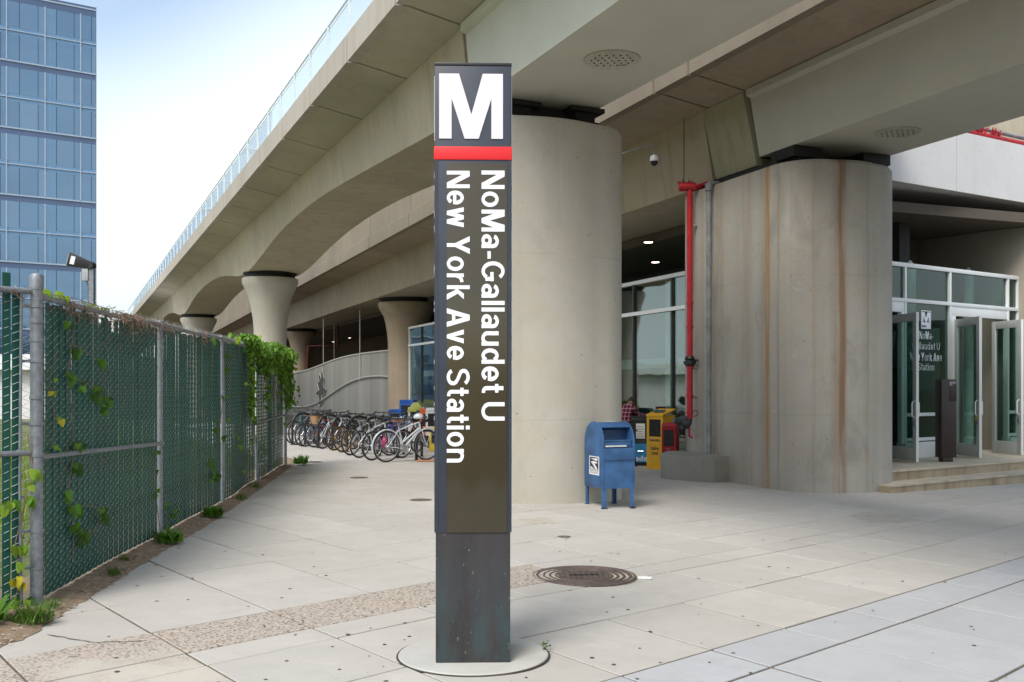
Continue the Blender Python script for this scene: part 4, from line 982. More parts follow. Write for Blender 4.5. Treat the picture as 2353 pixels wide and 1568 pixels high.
for a in ((1490, 557, 26.45, 'upper of two lit downlights seen between the piers above the storefront'), (1506, 603, 30.6, 'lower of two lit downlights seen between the piers above the storefront'), (803, 777, 77.5, 'right one of two lit downlights above the curved screen'), (766, 786, 84, 'left one of two lit downlights above the curved screen')): lamp(a[0], a[1], a[2], a[3])
# curved metal screen
scn = root('curved_metal_screen', (-9.5, 53, 0), 'grey ribbed metal screen with a wavy top edge and leaf outline behind the bicycles', 'screen')
A_ = Vector((-5.6, 46.5)); B_ = Vector((-15.2, 64.0)); dv = (B_ - A_); Ln = dv.length; dv.normalize(); nv = Vector((-dv.y, dv.x)); 
if nv.y > 0: nv = -nv
def SP(a, d, z): q = A_ + dv * a + nv * d; return (q.x, q.y, z)
def topz(a): 
    u = a / Ln; return 3.42 - .95 * (1 / (1 + math.exp(-(u - .52) * 9)))
def midz(a): u = a / Ln; return 2.15 + .18 * math.sin(u * 7.5 + .35) - 1.75 * (1 / (1 + math.exp(-(u - .47) * 8)))
m_scrn = N('ribbed_screen_metal')
_v = m_scrn.noise(1.0, 3, .5, m_scrn.coord((1.1, 1.1, .05))); m_scrn.set(m_scrn.mix(m_scrn.ramp(_v, .3, .7), (.21, .205, .195), (.30, .295, .27)), .5, .3); m_scrn = m_scrn.m
npan = 12; m_trim = plain('pale_screen_trim', (.46, .45, .41), .45, .2)
for i in range(npan):
    a0, a1 = Ln * i / npan, Ln * (i + 1) / npan; b = MB(); n = 14; zb = -.05
    for j in range(n * 2 + 1):
        a = a0 + .015 + (a1 - a0 - .03) * j / (2 * n); d = .03 * (1 if j % 2 else -1); b.v += [SP(a, d, zb), SP(a, d, topz(a))]
    b.f = [(2 * j, 2 * j + 2, 2 * j + 3, 2 * j + 1) for j in range(2 * n)]
    nn = len(b.v); b.v += [SP(a0 + .015 + (a1 - a0 - .03) * j / (2 * n), -.08, z) for j in range(2 * n + 1) for z in (zb, topz(a0 + (a1 - a0) * j / (2 * n)))]
    b.f += [(nn + 2 * j, nn + 2 * j + 1, nn + 2 * j + 3, nn + 2 * j + 2) for j in range(2 * n)] + [(2 * j + 1, 2 * j + 3, nn + 2 * j + 3, nn + 2 * j + 1) for j in range(2 * n)]
    b.build('screen_panel', m_scrn, scn, smooth=0)
b = MB(); b.tube([SP(Ln * i / 40, 0, topz(Ln * i / 40)) for i in range(41)], .055, 6); b.build('top_trim', m_trim, scn)
b = MB(); b.tube([SP(Ln * i / 40, .06, midz(Ln * i / 40)) for i in range(41)], .045, 6); b.build('wave_trim', m_trim, scn)
# leaf outline: centre of the screen left part
lf = [(.5, 0), (.62, .06), (.9, .12), (.72, .17), (.68, .28), (1.05, .33), (1.2, .44), (.95, .5), (.92, .6), (1.0, .72), (.85, .82), (.78, .98), (.68, .84), (.62, .72), (.55, .8), (.4, .86), (.35, .74), (.42, .64), (.2, .62), (.28, .52), (.4, .42), (.1, .36), (.05, .30), (.3, .27), (.38, .16), (.25, .08)]
al = Ln * .53
lfp = [(al + (.5 - u) * 1.6, .62 + v * (topz(al) - .78)) for u, v in lf]
b = MB(); b.prism(lfp, .045, .05, lambda a, z, d: SP(a, d, z)); me = b.mesh('leaf_cutout', plain('dark_leaf_cutout', (.06, .057, .053), .6), 0)
bm = bmesh.new(); bm.from_mesh(me); bmesh.ops.triangulate(bm, faces=[f for f in bm.faces if len(f.verts) > 4]); bm.to_mesh(me); bm.free(); link('leaf_cutout', me, scn)
b = MB(); b.tube([SP(a, .06, z) for a, z in lfp + lfp[:1]], .022, 5); b.build('leaf_trim', m_trim, scn)
for (x, Y, lab) in ((743, 56, 'pale thin rod left of the other two, rising from the screen to the ceiling'), (827, 50, 'pale thin rod nearest the brown flared pier above the screen'), (768, 60, 'pale thin short rod between the other two above the screen')):
    b = MB(); b.tube([(X0(x, Y), Y, 2.0), (X0(x, Y), Y, 5.55)], .022, 6); tag(b.build('support_rod', m_trim, None), lab, 'rod', 'rods above the screen')
rq = root('red_fire_pipe', (X0(775, 62), 62, 4), 'thin red fire pipe run in the shade above the curved screen', 'pipe')
b = MB(); b.tube([(X0(776, 62), 62, 5.55), (X0(776, 62), 62, 4.25), (X0(735, 62), 62, 4.25), (X0(708, 62), 62, 4.25), (X0(703, 62), 62, 1.0)], .065, 8); b.build('fire_pipe', plain('dark_red_pipe_paint', (.09, .006, .008), .6), rq)

# ------------------------------------------------------------------ glass office tower at left
TX, TY = -48.0, 115.0; tk = (-.83, -.557)
random.seed(5)
tw = root('office_tower', (TX, TY, 0), 'tall blue glass office tower with pale mullions at the left edge', 'building')
def FT(k, d, z): return (TX + tk[0] * k + .557 * d, TY + tk[1] * k - .83 * d, z)
def TB(k0, k1, d0, d1, z0, z1): b = MB(); b.box(k0, k1, d0, d1, z0, z1, lambda p: Vector(FT(p.x, p.y, p.z))); return b
TB(.03, 15.9, -20, -.12, -.2, 45.4).build('tower_core', m_spandrel, tw, smooth=0)
tz = lambda y: 1.7 + (890 - y) * TY / F
kcols = [0, .5, 2.35, 4.2, 6.1, 8.0, 9.9, 11.8, 13.7, 15.9]
period = 147.3
TB(0, 15.9, -.1, 0, tz(40), tz(18)).build('parapet_band', m_spandrel, tw, smooth=0)
for mflr in range(-1, 6):
    yb = 172 + period * mflr
    for (ya, yc) in ((yb + 14, yb + 72), (yb + 88, yb + 145.5)):
        if yc < 40 or tz(yc) < 0: continue
        ya = max(ya, 40)
        for i in range(len(kcols) - 1):
            if tz(ya) < 3: continue
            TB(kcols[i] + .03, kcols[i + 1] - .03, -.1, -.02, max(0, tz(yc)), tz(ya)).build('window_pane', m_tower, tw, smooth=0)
    if yb > 100 or mflr >= -1:
        if tz(yb) > 4 and yb > 18:
            TB(0, 15.9, -.1, .06, tz(yb + 1.5), tz(yb - 1.5)).build('sill_rail', m_mull, tw, smooth=0)
            TB(0, 15.9, -.1, -.03, tz(yb + 14), tz(yb + 1.5)).build('spandrel_band', m_spandrel, tw, smooth=0)
        y2 = yb + 72
        if tz(y2 + 16) > 4:
            TB(0, 15.9, -.1, -.03, tz(y2 + 16), tz(y2 + 8.5)).build('shade_band', m_band, tw, smooth=0)
            TB(0, 15.9, -.1, -.03, tz(y2 + 6.5), tz(y2)).build('shade_band', m_band, tw, smooth=0)
            TB(0, 15.9, -.1, .06, tz(y2 + 8.5), tz(y2 + 6.5)).build('sill_rail', m_mull, tw, smooth=0)
        for k in (1.67, 5.4, 9.3, 13.2):
            TB(k - .05, k + .05, -.1, .09, max(0, tz(yb + 145)), tz(max(yb + 14, 36))).build('mullion', m_mull, tw, smooth=0)
        if tz(yb + 144) > 0 :
            for (k0, k1) in ((4.32, 4.55), (4.7, 4.98)): TB(k0, k1, -.03, -.012, tz(yb + 144), tz(max(yb + 15, 42))).build('column_cover', m_band, tw, smooth=0)
TB(-.06, 0, -20, .02, 0, 45.6).build('corner_trim', m_mull, tw, smooth=0)
# low pale building in the lot seen through the fence slats
lb = root('low_building', (-26, 50, 0), 'low white building beyond the vacant lot, glimpsed through the fence slats', 'building')
b = MB(); b.box(-60, -21, 52, 60, 0, 2.6); b.build('wall', m_white, lb, smooth=0)
b = MB(); b.box(-60, -20.5, 51.4, 60, 2.6, 3.4); b.build('roof_band', m_alu, lb, smooth=0)
# floodlight
fl_ = root('floodlight_pole', (-5.9, 14.0, 0), 'black floodlight and grey switch box on a slim steel pole behind the fence', 'floodlight')
b = MB(); b.box(-.033, .033, -.033, .033, 0, 3.36); b.build('pole', m_galv, fl_, local=True, smooth=0)
b = MB(); b.box(-.125, -.038, -.05, .05, 3.19, 3.365); b.build('switch_box', plain('light_grey_box', (.36, .37, .39), .5), fl_, local=True, bevel=.006)
b = MB(); b.tube([(-.075, 0, 3.19), (-.06, 0, 3.13), (-.055, 0, 0)], .009, 6); b.build('conduit', m_galv, fl_, local=True)
Mf = Matrix.Translation((-.14, 0, 3.44)) @ Matrix.Rotation(R(14), 4, 'Y')
b = MB(); b.add([Mf @ Vector(p) for p in ((-.17, -.09, -.085), (-.17, .09, -.085), (-.17, .09, .11), (-.17, -.09, .11), (.13, -.06, -.05), (.13, .06, -.05), (.13, .06, .05), (.13, -.06, .05))], [(0, 1, 2, 3), (7, 6, 5, 4), (0, 4, 5, 1), (1, 5, 6, 2), (2, 6, 7, 3), (3, 7, 4, 0)]); b.build('lamp_housing', m_black, fl_, local=True, bevel=.008)
b = MB(); b.add([Mf @ Vector(p) for p in ((-.13, -.093, -.05), (-.07, -.088, -.05), (-.07, -.088, .065), (-.13, -.093, .065), (-.13, -.085, -.05), (-.07, -.08, -.05), (-.07, -.08, .065), (-.13, -.085, .065))], [(0, 1, 2, 3), (4, 7, 6, 5), (0, 4, 5, 1), (1, 5, 6, 2), (2, 6, 7, 3), (3, 7, 4, 0)]); b.build('side_label', m_wink, fl_, local=True, smooth=0)
b = MB(); b.lathe([(.05, -.06), (.06, 0), (.05, .06)], (-.01, 0, 3.41), 12, 'y'); b.build('swivel', m_black, fl_, local=True)
b = MB(); b.box(-.18, -.172, -.08, .08, -.07, .095, Mf); b.build('lamp_glass', plain('lamp_glass_grey', (.3, .33, .35), .1), fl_, local=True, smooth=0)
# ------------------------------------------------------------------ chain-link fence with slats
fn = root('chain_link_fence', (-3.64, 7.63, 0), 'galvanised chain-link fence threaded with dark green privacy slats', 'fence')
FP = [Vector((-4.45, 6.55))] + [Vector(p) for p in fence_pts]
HT = 2.40
radii = [.03, .046, .031, .031, .031, .036]
for i, p in enumerate(FP):
    if i == 0: continue
    b = MB(); r_ = radii[i]; hh = 2.545 if i == 1 else HT + .02
    pts = [(p.x, p.y, -.05), (p.x, p.y, 1.2), (p.x, p.y, hh)]
    if i == 4: pts = [(p.x + .03, p.y - .02, -.05), (p.x - .0, p.y, .35), (p.x - .06, p.y, .9), (p.x - .07, p.y, 1.5), (p.x - .05, p.y, hh)]
    if i == 3: pts = [(p.x, p.y, -.05), (p.x + .01, p.y, 1.2), (p.x - .02, p.y, hh)]
    b.tube(pts, r_, 16); po = b.build('post', m_galv, fn)
    b = MB(); b.lathe([(r_ * 1.08, hh - .10), (r_ * 1.12, hh), (r_ * .9, hh + .018), (r_ * .3, hh + .028)], (pts[-1][0], pts[-1][1], 0), 16); b.build('post_cap', m_galv, po)
    if i == 1:
        for z in (.32, .86, 1.42, 1.9, 2.06, 2.32, 1.18, 1.05, .60, 1.62, 2.2):
            b = MB(); b.lathe([(r_ + .001, z - .014), (r_ + .006, z - .012), (r_ + .006, z + .012), (r_ + .001, z + .014)], (p.x, p.y, 0), 18)
            if z in (.32, .86, 1.42, 1.9, 2.32, .6): b.box(p.x - .12, p.x - .03, p.y - .02, p.y + .012, z - .012, z + .010)
            b.build('tension_band', m_galv, po)
rail_h = [2.46, HT, HT, HT, HT, HT]
for i in range(5):
    a, c = FP[i], FP[i + 1]; b = MB()
    sag = [0, .02, .015, .02, .03][i]
    za = 2.43 if i == 0 else HT; zc_ = 2.43 if i == 0 else HT
    b.tube([(a.x, a.y, za), ((a.x + c.x) / 2, (a.y + c.y) / 2, (za + zc_) / 2 - sag), (c.x, c.y, zc_)], .024, 12); b.build('top_rail', m_galv, fn)
a, c = FP[1], FP[2]; b = MB(); b.tube([(a.x + .03, a.y, 1.165), (c.x + .03, c.y, 1.075)], .022, 10); b.build('mid_rail', m_galv, fn)
b = MB(); b.tube([(a.x - .25, a.y - .3, 1.20), (a.x, a.y, 1.20)], .022, 10); b.build('mid_rail', m_galv, fn)
a, c = FP[4], FP[5]; b = MB(); b.tube([(a.x + .02, a.y, 1.08), (c.x, c.y, 1.10)], .022, 10); b.build('mid_rail', m_galv, fn)
rf = random.Random(21)
bulge = lambda i, u, z: ((.03 * math.sin(u * math.pi * 2)) if i == 3 else (.02 * math.sin(u * 6) if i == 4 else .012 * math.sin(u * 7 + i)))
slm = {}
cnt = 0
for i in range(5):
    a, c = FP[i], FP[i + 1]; dv = c - a; Ln = dv.length; dv.normalize(); nn = Vector((dv.y, -dv.x))
    if i == 0: nn = Vector((dv.y, -dv.x))
    pitch = .074; m_ = int((Ln - .1) / pitch)
    for q in range(m_):
        u = .06 + pitch * (q + .5)
        if i == 0 and u > Ln - .09: continue
        if i and rf.random() < .008: continue
        top_ = HT - .035 + rf.uniform(-.02, .01); 
        if i == 1 and 18 < q < 26: top_ -= abs(rf.gauss(0, .05))
        if i == 0: top_ = 2.46 + rf.uniform(-.06, .03) + (.1 if q == m_ - 2 else 0)
        key = (round(top_, 2))
        if key not in slm:
            b = MB(); wd = .0395
            prf = [(-wd, -.002), (wd, -.002), (wd, .002), (-wd, .002)]
            b.prism(prf, .06, key, None); slm[key] = b.mesh('slat', m_slat, 0)
        o = bpy.data.objects.new('slat', slm[key]); COL.objects.link(o); o.parent = fn
        P = a + dv * u - nn * (.028 + (.0035 if q % 2 else -.0035) - bulge(i, u / Ln, 1.2)); o.location = Vector((P.x, P.y, 0)) - fn.location
        o.rotation_euler = (rf.gauss(0, .0008), rf.gauss(0, .001), math.atan2(dv.y, dv.x) + rf.gauss(0, .015)); cnt += 1
        if i == 0: o.scale = (.78, 1, 1)
    # woven wire: each spiral runs round one slat, its front strokes showing over the slat, its back strokes behind
    b = MB(); hz = .064; r_ = .0019 if i else .0021
    for q in range(-1, m_ + 1):
        u0 = .06 + pitch * q; vs = []; z = .02 + (hz / 2 if q % 2 else 0)
        if u0 < 0 or u0 + pitch > Ln: continue
        while z < HT - .01 + (.06 if i == 0 else 0):
            for (du, dz_, dd) in ((0, 0, -.001), (.3, .01, .0065), (.7, .022, .0065), (1, .032, -.001), (.5, .048, -.010)):
                d = dd - .028 + bulge(i, (u0 + du * pitch) / Ln, 1.2); P = a + dv * (u0 + du * pitch) + nn * d; vs.append((P.x, P.y, z + dz_))
            z += hz
        P = vs[-1]; P2 = a + dv * (u0 + pitch * .5) ; vs.append((P2.x, P2.y, HT + .03)); vs.append((P2.x + rf.uniform(-.01, .01), P2.y + rf.uniform(-.01, .01), HT + rf.uniform(.045, .065)))
        b.tube(vs, r_, 3, cap=False)
    b.build('wire_mesh', m_wire, fn, smooth=0, kind='stuff')
b = MB(); p = FP[1]; b.tube([(p.x - .07, p.y - .095, .05), (p.x - .085, p.y - .09, 1.0), (p.x - .07, p.y - .095, 2.42)], .012, 6); b.build('tension_bar', m_galv, fn)

# ------------------------------------------------------------------ vines
def fpos(i, u, z, d=.03):
    a, c = FP[i], FP[i + 1]; dv = (c - a); P = a + dv * u; dv = dv.normalized(); nn = Vector((dv.y, -dv.x)); return Vector((P.x + nn.x * d, P.y + nn.y * d, z))
def vine(name, stems, leaves, label, group=None, mats=None, rnd=None, stem_r=.004):
    base = Vector(stems[0][0]); v = root(name, (base.x, base.y, 0), label, 'vine', group)
    for s_ in stems: b = MB(); b.tube(s_, stem_r, 5); b.build('stem', m_twig, v)
    for (p, s_, m) in leaves: leaf_part(v, p, s_ * 1.02, m, R(rnd.uniform(-30, 85)) , rnd.uniform(-2.3, -1.0), rnd.uniform(-.4, .4))
    return v
rv = random.Random(31)
def from_px(x, y, i):      # a point on the fence face for the given image point
    q = (x - 1176.5) / F; a, c = FP[i], FP[i + 1]; d = c - a
    u = (q * a.y - a.x) / (d.x - q * d.y); P = a + d * u; return u, CAMH - (y - 890) * P.y / F
def leafset(i, pts, mats, smin, smax):
    out = []
    for (x, y, k) in pts:
        for q in range(k):
            u, z = from_px(x + rv.uniform(-6, 6) * (k > 1), y + rv.uniform(-8, 8) * (k > 1), i); out.append((fpos(i, u, z, rv.uniform(.02, .06)), rv.uniform(smin, smax), rv.choice(mats)))
    return out
def climb(i, pts, z0):
    P = []
    for (x, y) in pts: u, z = from_px(x, y, i); P.append(fpos(i, u, z, .022))
    return P
L1 = leafset(1, [(150, 745, 2), (170, 810, 3), (225, 830, 4), (150, 860, 3), (180, 880, 3), (215, 890, 4), (235, 920, 4), (205, 905, 2), (228, 935, 3), (170, 1018, 4), (185, 1025, 2), (165, 1072, 4), (150, 1135, 3), (155, 1165, 4), (170, 1170, 3), (225, 1168, 3), (240, 1190, 2), (165, 1205, 4), (180, 1225, 4), (185, 1240, 2)], [m_leaf, m_leaf, m_leafd], .05, .095)
vine('climbing_vine', [climb(1, [(160, 1290), (165, 1200), (150, 1130), (165, 1020), (150, 860), (165, 740), (150, 680)], 0), climb(1, [(185, 1250), (240, 1190), (225, 1168), (165, 1160)], 0), climb(1, [(150, 860), (215, 895), (240, 930), (225, 830), (160, 790)], 0)], L1, 'vine of heart-shaped green leaves climbing the first fence panel', rnd=rv)
L2 = leafset(1, [(120, 960, 2), (115, 1025, 2), (112, 905, 2), (108, 900, 1), (116, 870, 1)], [m_leafl, m_leafy], .035, .06)
vine('climbing_vine', [climb(1, [(112, 1030), (118, 960), (108, 870), (125, 800)], 0)], L2, 'thin lime and yellow vine beside the thick end post', rnd=rv)
L3 = leafset(0, [(75, 1085, 4), (60, 1140, 4), (15, 1160, 4), (5, 1165, 3), (28, 1255, 4), (48, 1262, 3), (45, 1295, 3), (60, 1110, 2), (30, 1155, 2)], [m_leafl, m_leafl, m_leaf], .05, .085) + leafset(0, [(20, 1335, 2), (38, 1340, 3), (35, 1325, 1)], [m_leafy], .05, .08) + leafset(0, [(30, 1380, 3), (60, 1375, 3), (15, 1395, 4), (8, 1405, 4)], [m_leafl, m_leafd], .05, .09)
vine('climbing_vine', [climb(0, [(20, 1410), (45, 1330), (30, 1255), (55, 1150), (10, 1165)], 0), climb(0, [(55, 1150), (75, 1085), (60, 1000)], 0)], L3, 'yellowing vine left of the thick end post, at the left photo edge', rnd=rv)
L4 = leafset(2, [(483, 1060, 5), (490, 1085, 5), (488, 1100, 4), (514, 910, 2), (513, 960, 2), (514, 1000, 2), (512, 850, 2), (512, 815, 2), (487, 965, 1), (490, 985, 1), (484, 780, 2)], [m_leaf, m_leafd], .05, .10)
vine('climbing_vine', [climb(2, [(485, 1140), (488, 1060), (500, 980), (513, 900), (512, 790)], 0)], L4, 'dark green vine climbing the third fence post', rnd=rv)
L5 = leafset(1, [(352, 1130, 3), (350, 1040, 3), (355, 1085, 2)], [m_leaf, m_leafd], .035, .06) + leafset(2, [(378, 1160, 5), (390, 1185, 6), (400, 1170, 5), (380, 1210, 5)], [m_leafd, m_leaf], .03, .05)
vine('climbing_vine', [climb(1, [(365, 1235), (352, 1130), (350, 1035)], 0)], L5, 'small-leaved vine around the foot of the second fence post', rnd=rv)
# morning glory on the rail near the end post
L6 = [(fpos(1, rv.uniform(.02, .16), HT + rv.uniform(.02, .08), rv.uniform(-.03, .03)), rv.uniform(.05, .085), m_leafl) for q in range(9)] + [(fpos(1, rv.uniform(.3, .5), HT + rv.uniform(.02, .05), 0), rv.uniform(.03, .045), m_leafl) for q in range(10)]
vine('rail_vine', [[fpos(1, .01, HT + .02, 0), fpos(1, .2, HT + .05, .01), fpos(1, .5, HT + .03, 0)]], L6, 'sparse lime leaves poking over the top rail beside the end post', rnd=rv)
# the large mass over the far end
big = root('vine_mass', (-4.7, 19.5, 0), 'thick bright green vine spilling over the far end of the fence', 'vine')
b = MB(); bl_ = MB()
def yaw_(): return rv.uniform(-.9, 2.6)
for q in range(3400):
    w = rv.random(); i = 3 if w < .22 else 4
    u = rv.uniform(.55, 1) if i == 3 else rv.uniform(0, 1.03)
    drop = abs(rv.gauss(0, .16)) * (1.0 if rv.random() < .85 else 1.7); 
    if i == 3: drop *= .35 + .8 * (u - .5)
    z = HT + .12 + .05 * math.sin(u * 9 + i) - drop
    p = fpos(i, u, z, rv.gauss(.05, .07)); leaf_into(b if rv.random() < .75 else bl_, p, rv.uniform(.045, .085), yaw_(), rv.uniform(-2.4, -.9), rv.uniform(-.5, .5))
for (i, u0, zlen, cnt_, wd) in ((3, .66, 1.2, 120, .014), (3, .70, 1.5, 60, .01), (4, .10, .4, 90, .05), (4, .20, 1.1, 50, .012), (4, .80, .6, 200, .07), (4, .97, 1.0, 380, .05), (4, .90, 1.5, 45, .012), (4, .62, .35, 120, .12)):
    for q in range(cnt_):
        z = HT - zlen * rv.random(); p = fpos(i, u0 + rv.gauss(0, wd), z, rv.uniform(.03, .12)); leaf_into(b if rv.random() < .6 else bl_, p, rv.uniform(.05, .085), yaw_(), rv.uniform(-2.4, -1.0), rv.uniform(-.5, .5))
# round the far end post
for q in range(500):
    z = HT + .05 - 1.2 * rv.random() ** 1.6; leaf_into(b, (FP[5].x + rv.gauss(.03, .09), FP[5].y + rv.gauss(.05, .12), z), rv.uniform(.05, .09), yaw_(), rv.uniform(-2.4, -1.0), rv.uniform(-.5, .5))
tag(b.build('foliage', leafmat('bright_vine_leaf', (.11, .24, .03)), big, smooth=60, kind='stuff')); tag(bl_.build('foliage', m_leafl if False else leafmat('pale_vine_leaf', (.18, .33, .04)), big, smooth=60, kind='stuff'))
for q in range(12): b = MB(); u = rv.random(); b.tube([fpos(4, u, HT + .05, .03), fpos(4, u + .02, HT - .5, .06), fpos(4, u, HT - 1.0, .04)], .005, 4); b.build('stem', m_twig, big)
# small leaves on the far post rails
L7 = leafset(3, [(540, 780, 5), (520, 772, 4), (575, 1010, 2), (541, 1020, 3), (543, 1000, 2), (548, 1080, 2), (560, 880, 2)], [m_leaf, m_leafl], .05, .08)
vine('climbing_vine', [climb(3, [(560, 1080), (545, 1000), (560, 880), (545, 800)], 0)], L7, 'loose pale vine between the third and fourth fence posts', rnd=rv)
# dead tendrils along the top rail
dt = MB()
for q in range(260):
    i = 1 if rv.random() < .7 else rv.choice((0, 2)); u = rv.gauss(.62, .2) if i == 1 and rv.random() < .6 else rv.random()
    if not 0 < u < 1: continue
    z = HT + rv.uniform(-.02, .03); p = fpos(i, u, z, rv.uniform(-.01, .04)); P = [p]
    for k in range(rv.randint(3, 6)):
        p = p + Vector((rv.uniform(-.05, .05), rv.uniform(-.07, .07), rv.uniform(-.075, .03))); P.append(p)
    dt.tube(P, rv.uniform(.0015, .0038), 4, cap=False)
for q in range(40):
    i = rv.choice((0, 1, 1, 2)); u = rv.random(); z = rv.uniform(.3, 2.2); p = fpos(i, u, z, .03); P = [p]
    for k in range(5): p = p + Vector((rv.uniform(-.03, .03), rv.uniform(-.08, .08), rv.uniform(-.10, .06))); P.append(p)
    dt.tube(P, rv.uniform(.0015, .003), 4, cap=False)
tag(dt.build('dead_tendrils', m_twig, None), 'tangled dry brown vine stems caught along the top rail of the fence', 'vine', kind='stuff')
# grass tufts / weeds along the foot
def tuft(x, y, n, h, label, broad=False, name='grass_tuft', z=.03):
    t = root(name, (x, y, z), label, 'weed', 'weeds along the fence foot'); b = MB()
    for q in range(n):
        a = rv.uniform(0, 6.28); l_ = h * rv.uniform(.5, 1.1); w = .006 if not broad else .018; sx, sy = rv.gauss(0, h * .35), rv.gauss(0, h * .35); lean = rv.uniform(.3, 1.1)
        ca, sa = math.cos(a), math.sin(a); pts = []
        for k in range(4):
            f = k / 3; rr_ = l_ * lean * f * f + .02 * f; zz_ = l_ * (f - .35 * f * f * lean); ww = w * (1 - f) * (1 if not broad else 1) + (w * .9 * math.sin(f * 3.14) if broad else 0)
            pts.append(((sx + ca * rr_ - sa * ww, sy + sa * rr_ + ca * ww, zz_), (sx + ca * rr_ + sa * ww, sy + sa * rr_ - ca * ww, zz_)))
        vs = [p for pr in pts for p in pr]; b.add(vs, [(0, 1, 3, 2), (2, 3, 5, 4), (4, 5, 7, 6)])
    b.build('blades', m_grass if not broad else m_leaf, t, local=True, smooth=60, kind='stuff')
tuft(-3.42, 7.12, 260, .17, 'bushy grass tuft at the foot of the thick end post')
tuft(-3.75, 7.0, 60, .22, 'broad-leaved weed left of the end post at the photo edge', True, 'weed_clump')
tuft(-3.50, 7.55, 50, .1, 'sparse grass sprig right beside the end post base')
tuft(-3.56, 8.9, 60, .11, 'thin grass tuft midway along the first fence panel')
tuft(-3.74, 9.6, 40, .09, 'small grass tuft near the far half of the first fence panel')
tuft(-3.70, 10.75, 120, .15, 'leafy green weed clump before the second fence post', True, 'weed_clump')
tuft(-3.85, 10.95, 120, .15, 'grass tuft hugging the second fence post')
tuft(-3.86, 12.9, 130, .15, 'leafy weed clump midway along the second fence panel', True, 'weed_clump')
tuft(-4.05, 14.9, 70, .14, 'weeds at the foot of the third fence post')
tuft(-4.28, 16.6, 50, .12, 'small weeds before the bent fence post')
tuft(-4.62, 21.7, 80, .22, 'weeds around the far end of the fence', True, 'weed_clump')
tuft(-4.3, 7.2, 160, .5, 'tall grass behind the fence at the left edge', False)
# grassy lot growth seen between slats
b = MB()
for q in range(5200):
    y = rv.uniform(6, 26); x = -4.3 - .084 * (y - 7) - abs(rv.gauss(0, 1)) * 5 - .2; h = rv.uniform(.15, .75); a = rv.uniform(0, 6.28); ca, sa = math.cos(a) * .012, math.sin(a) * .012; lx, ly = rv.gauss(0, .1), rv.gauss(0, .1)
    b.add([(x - ca, y - sa, .02), (x + ca, y + sa, .02), (x + lx, y + ly, h)], [(0, 1, 2)])
tag(b.build('tall_lot_grass', leafmat('dry_lime_grass', (.20, .26, .04)), None, smooth=0), 'tall yellow-green grass growing in the lot behind the fence', 'grass', kind='stuff')

# ------------------------------------------------------------------ bicycles
m_tyre = plain('tyre_rubber', (.018, .018, .018), .8); m_gold = plain('gold_rim', (.50, .26, .03), .4, .3); m_chrome = plain('chrome', (.62, .62, .64), .2, .9, .05, 5, 0)
m_frame = plain('frame_paint', (.03, .03, .035), .35); m_saddle = plain('black_saddle', (.02, .02, .02), .5)
m_brsad = plain('brown_leather', (.19, .06, .025), .5); m_wick = plain('wicker', (.33, .19, .09), .8, 0, .3, 60, .5)
WR = .345
def wheel_parts(par, x):
    b = MB(); b.lathe([(.018, -.05), (.022, -.045), (.014, -.03), (.014, .03), (.022, .045), (.018, .05)], (0, 0, 0), 10, 'y')
    for k in range(20):
        a = 2 * math.pi * k / 20; s_ = .02 if k % 2 else -.02
        b.tube([(.02 * math.cos(a + .9), s_ * 1.8, .02 * math.sin(a + .9)), ((WR - .03) * math.cos(a), 0, (WR - .03) * math.sin(a))], .0017, 3, cap=False)
    w = b.build('wheel', m_chrome, par, local=True); w.location = (x, 0, WR)
    b = MB(); b.torus((0, 0, 0), WR - .018, .018, 'y', 36, 8); b.build('tyre', m_tyre, w, local=True)
    b = MB(); b.torus((0, 0, 0), WR - .043, .0105, 'y', 36, 6); b.build('rim', bpy.data.materials['chrome'] if False else m_rimc, w, local=True)
m_rimc = plain('rim_alloy', (.45, .46, .48), .3, .7, .05, 4, 0)
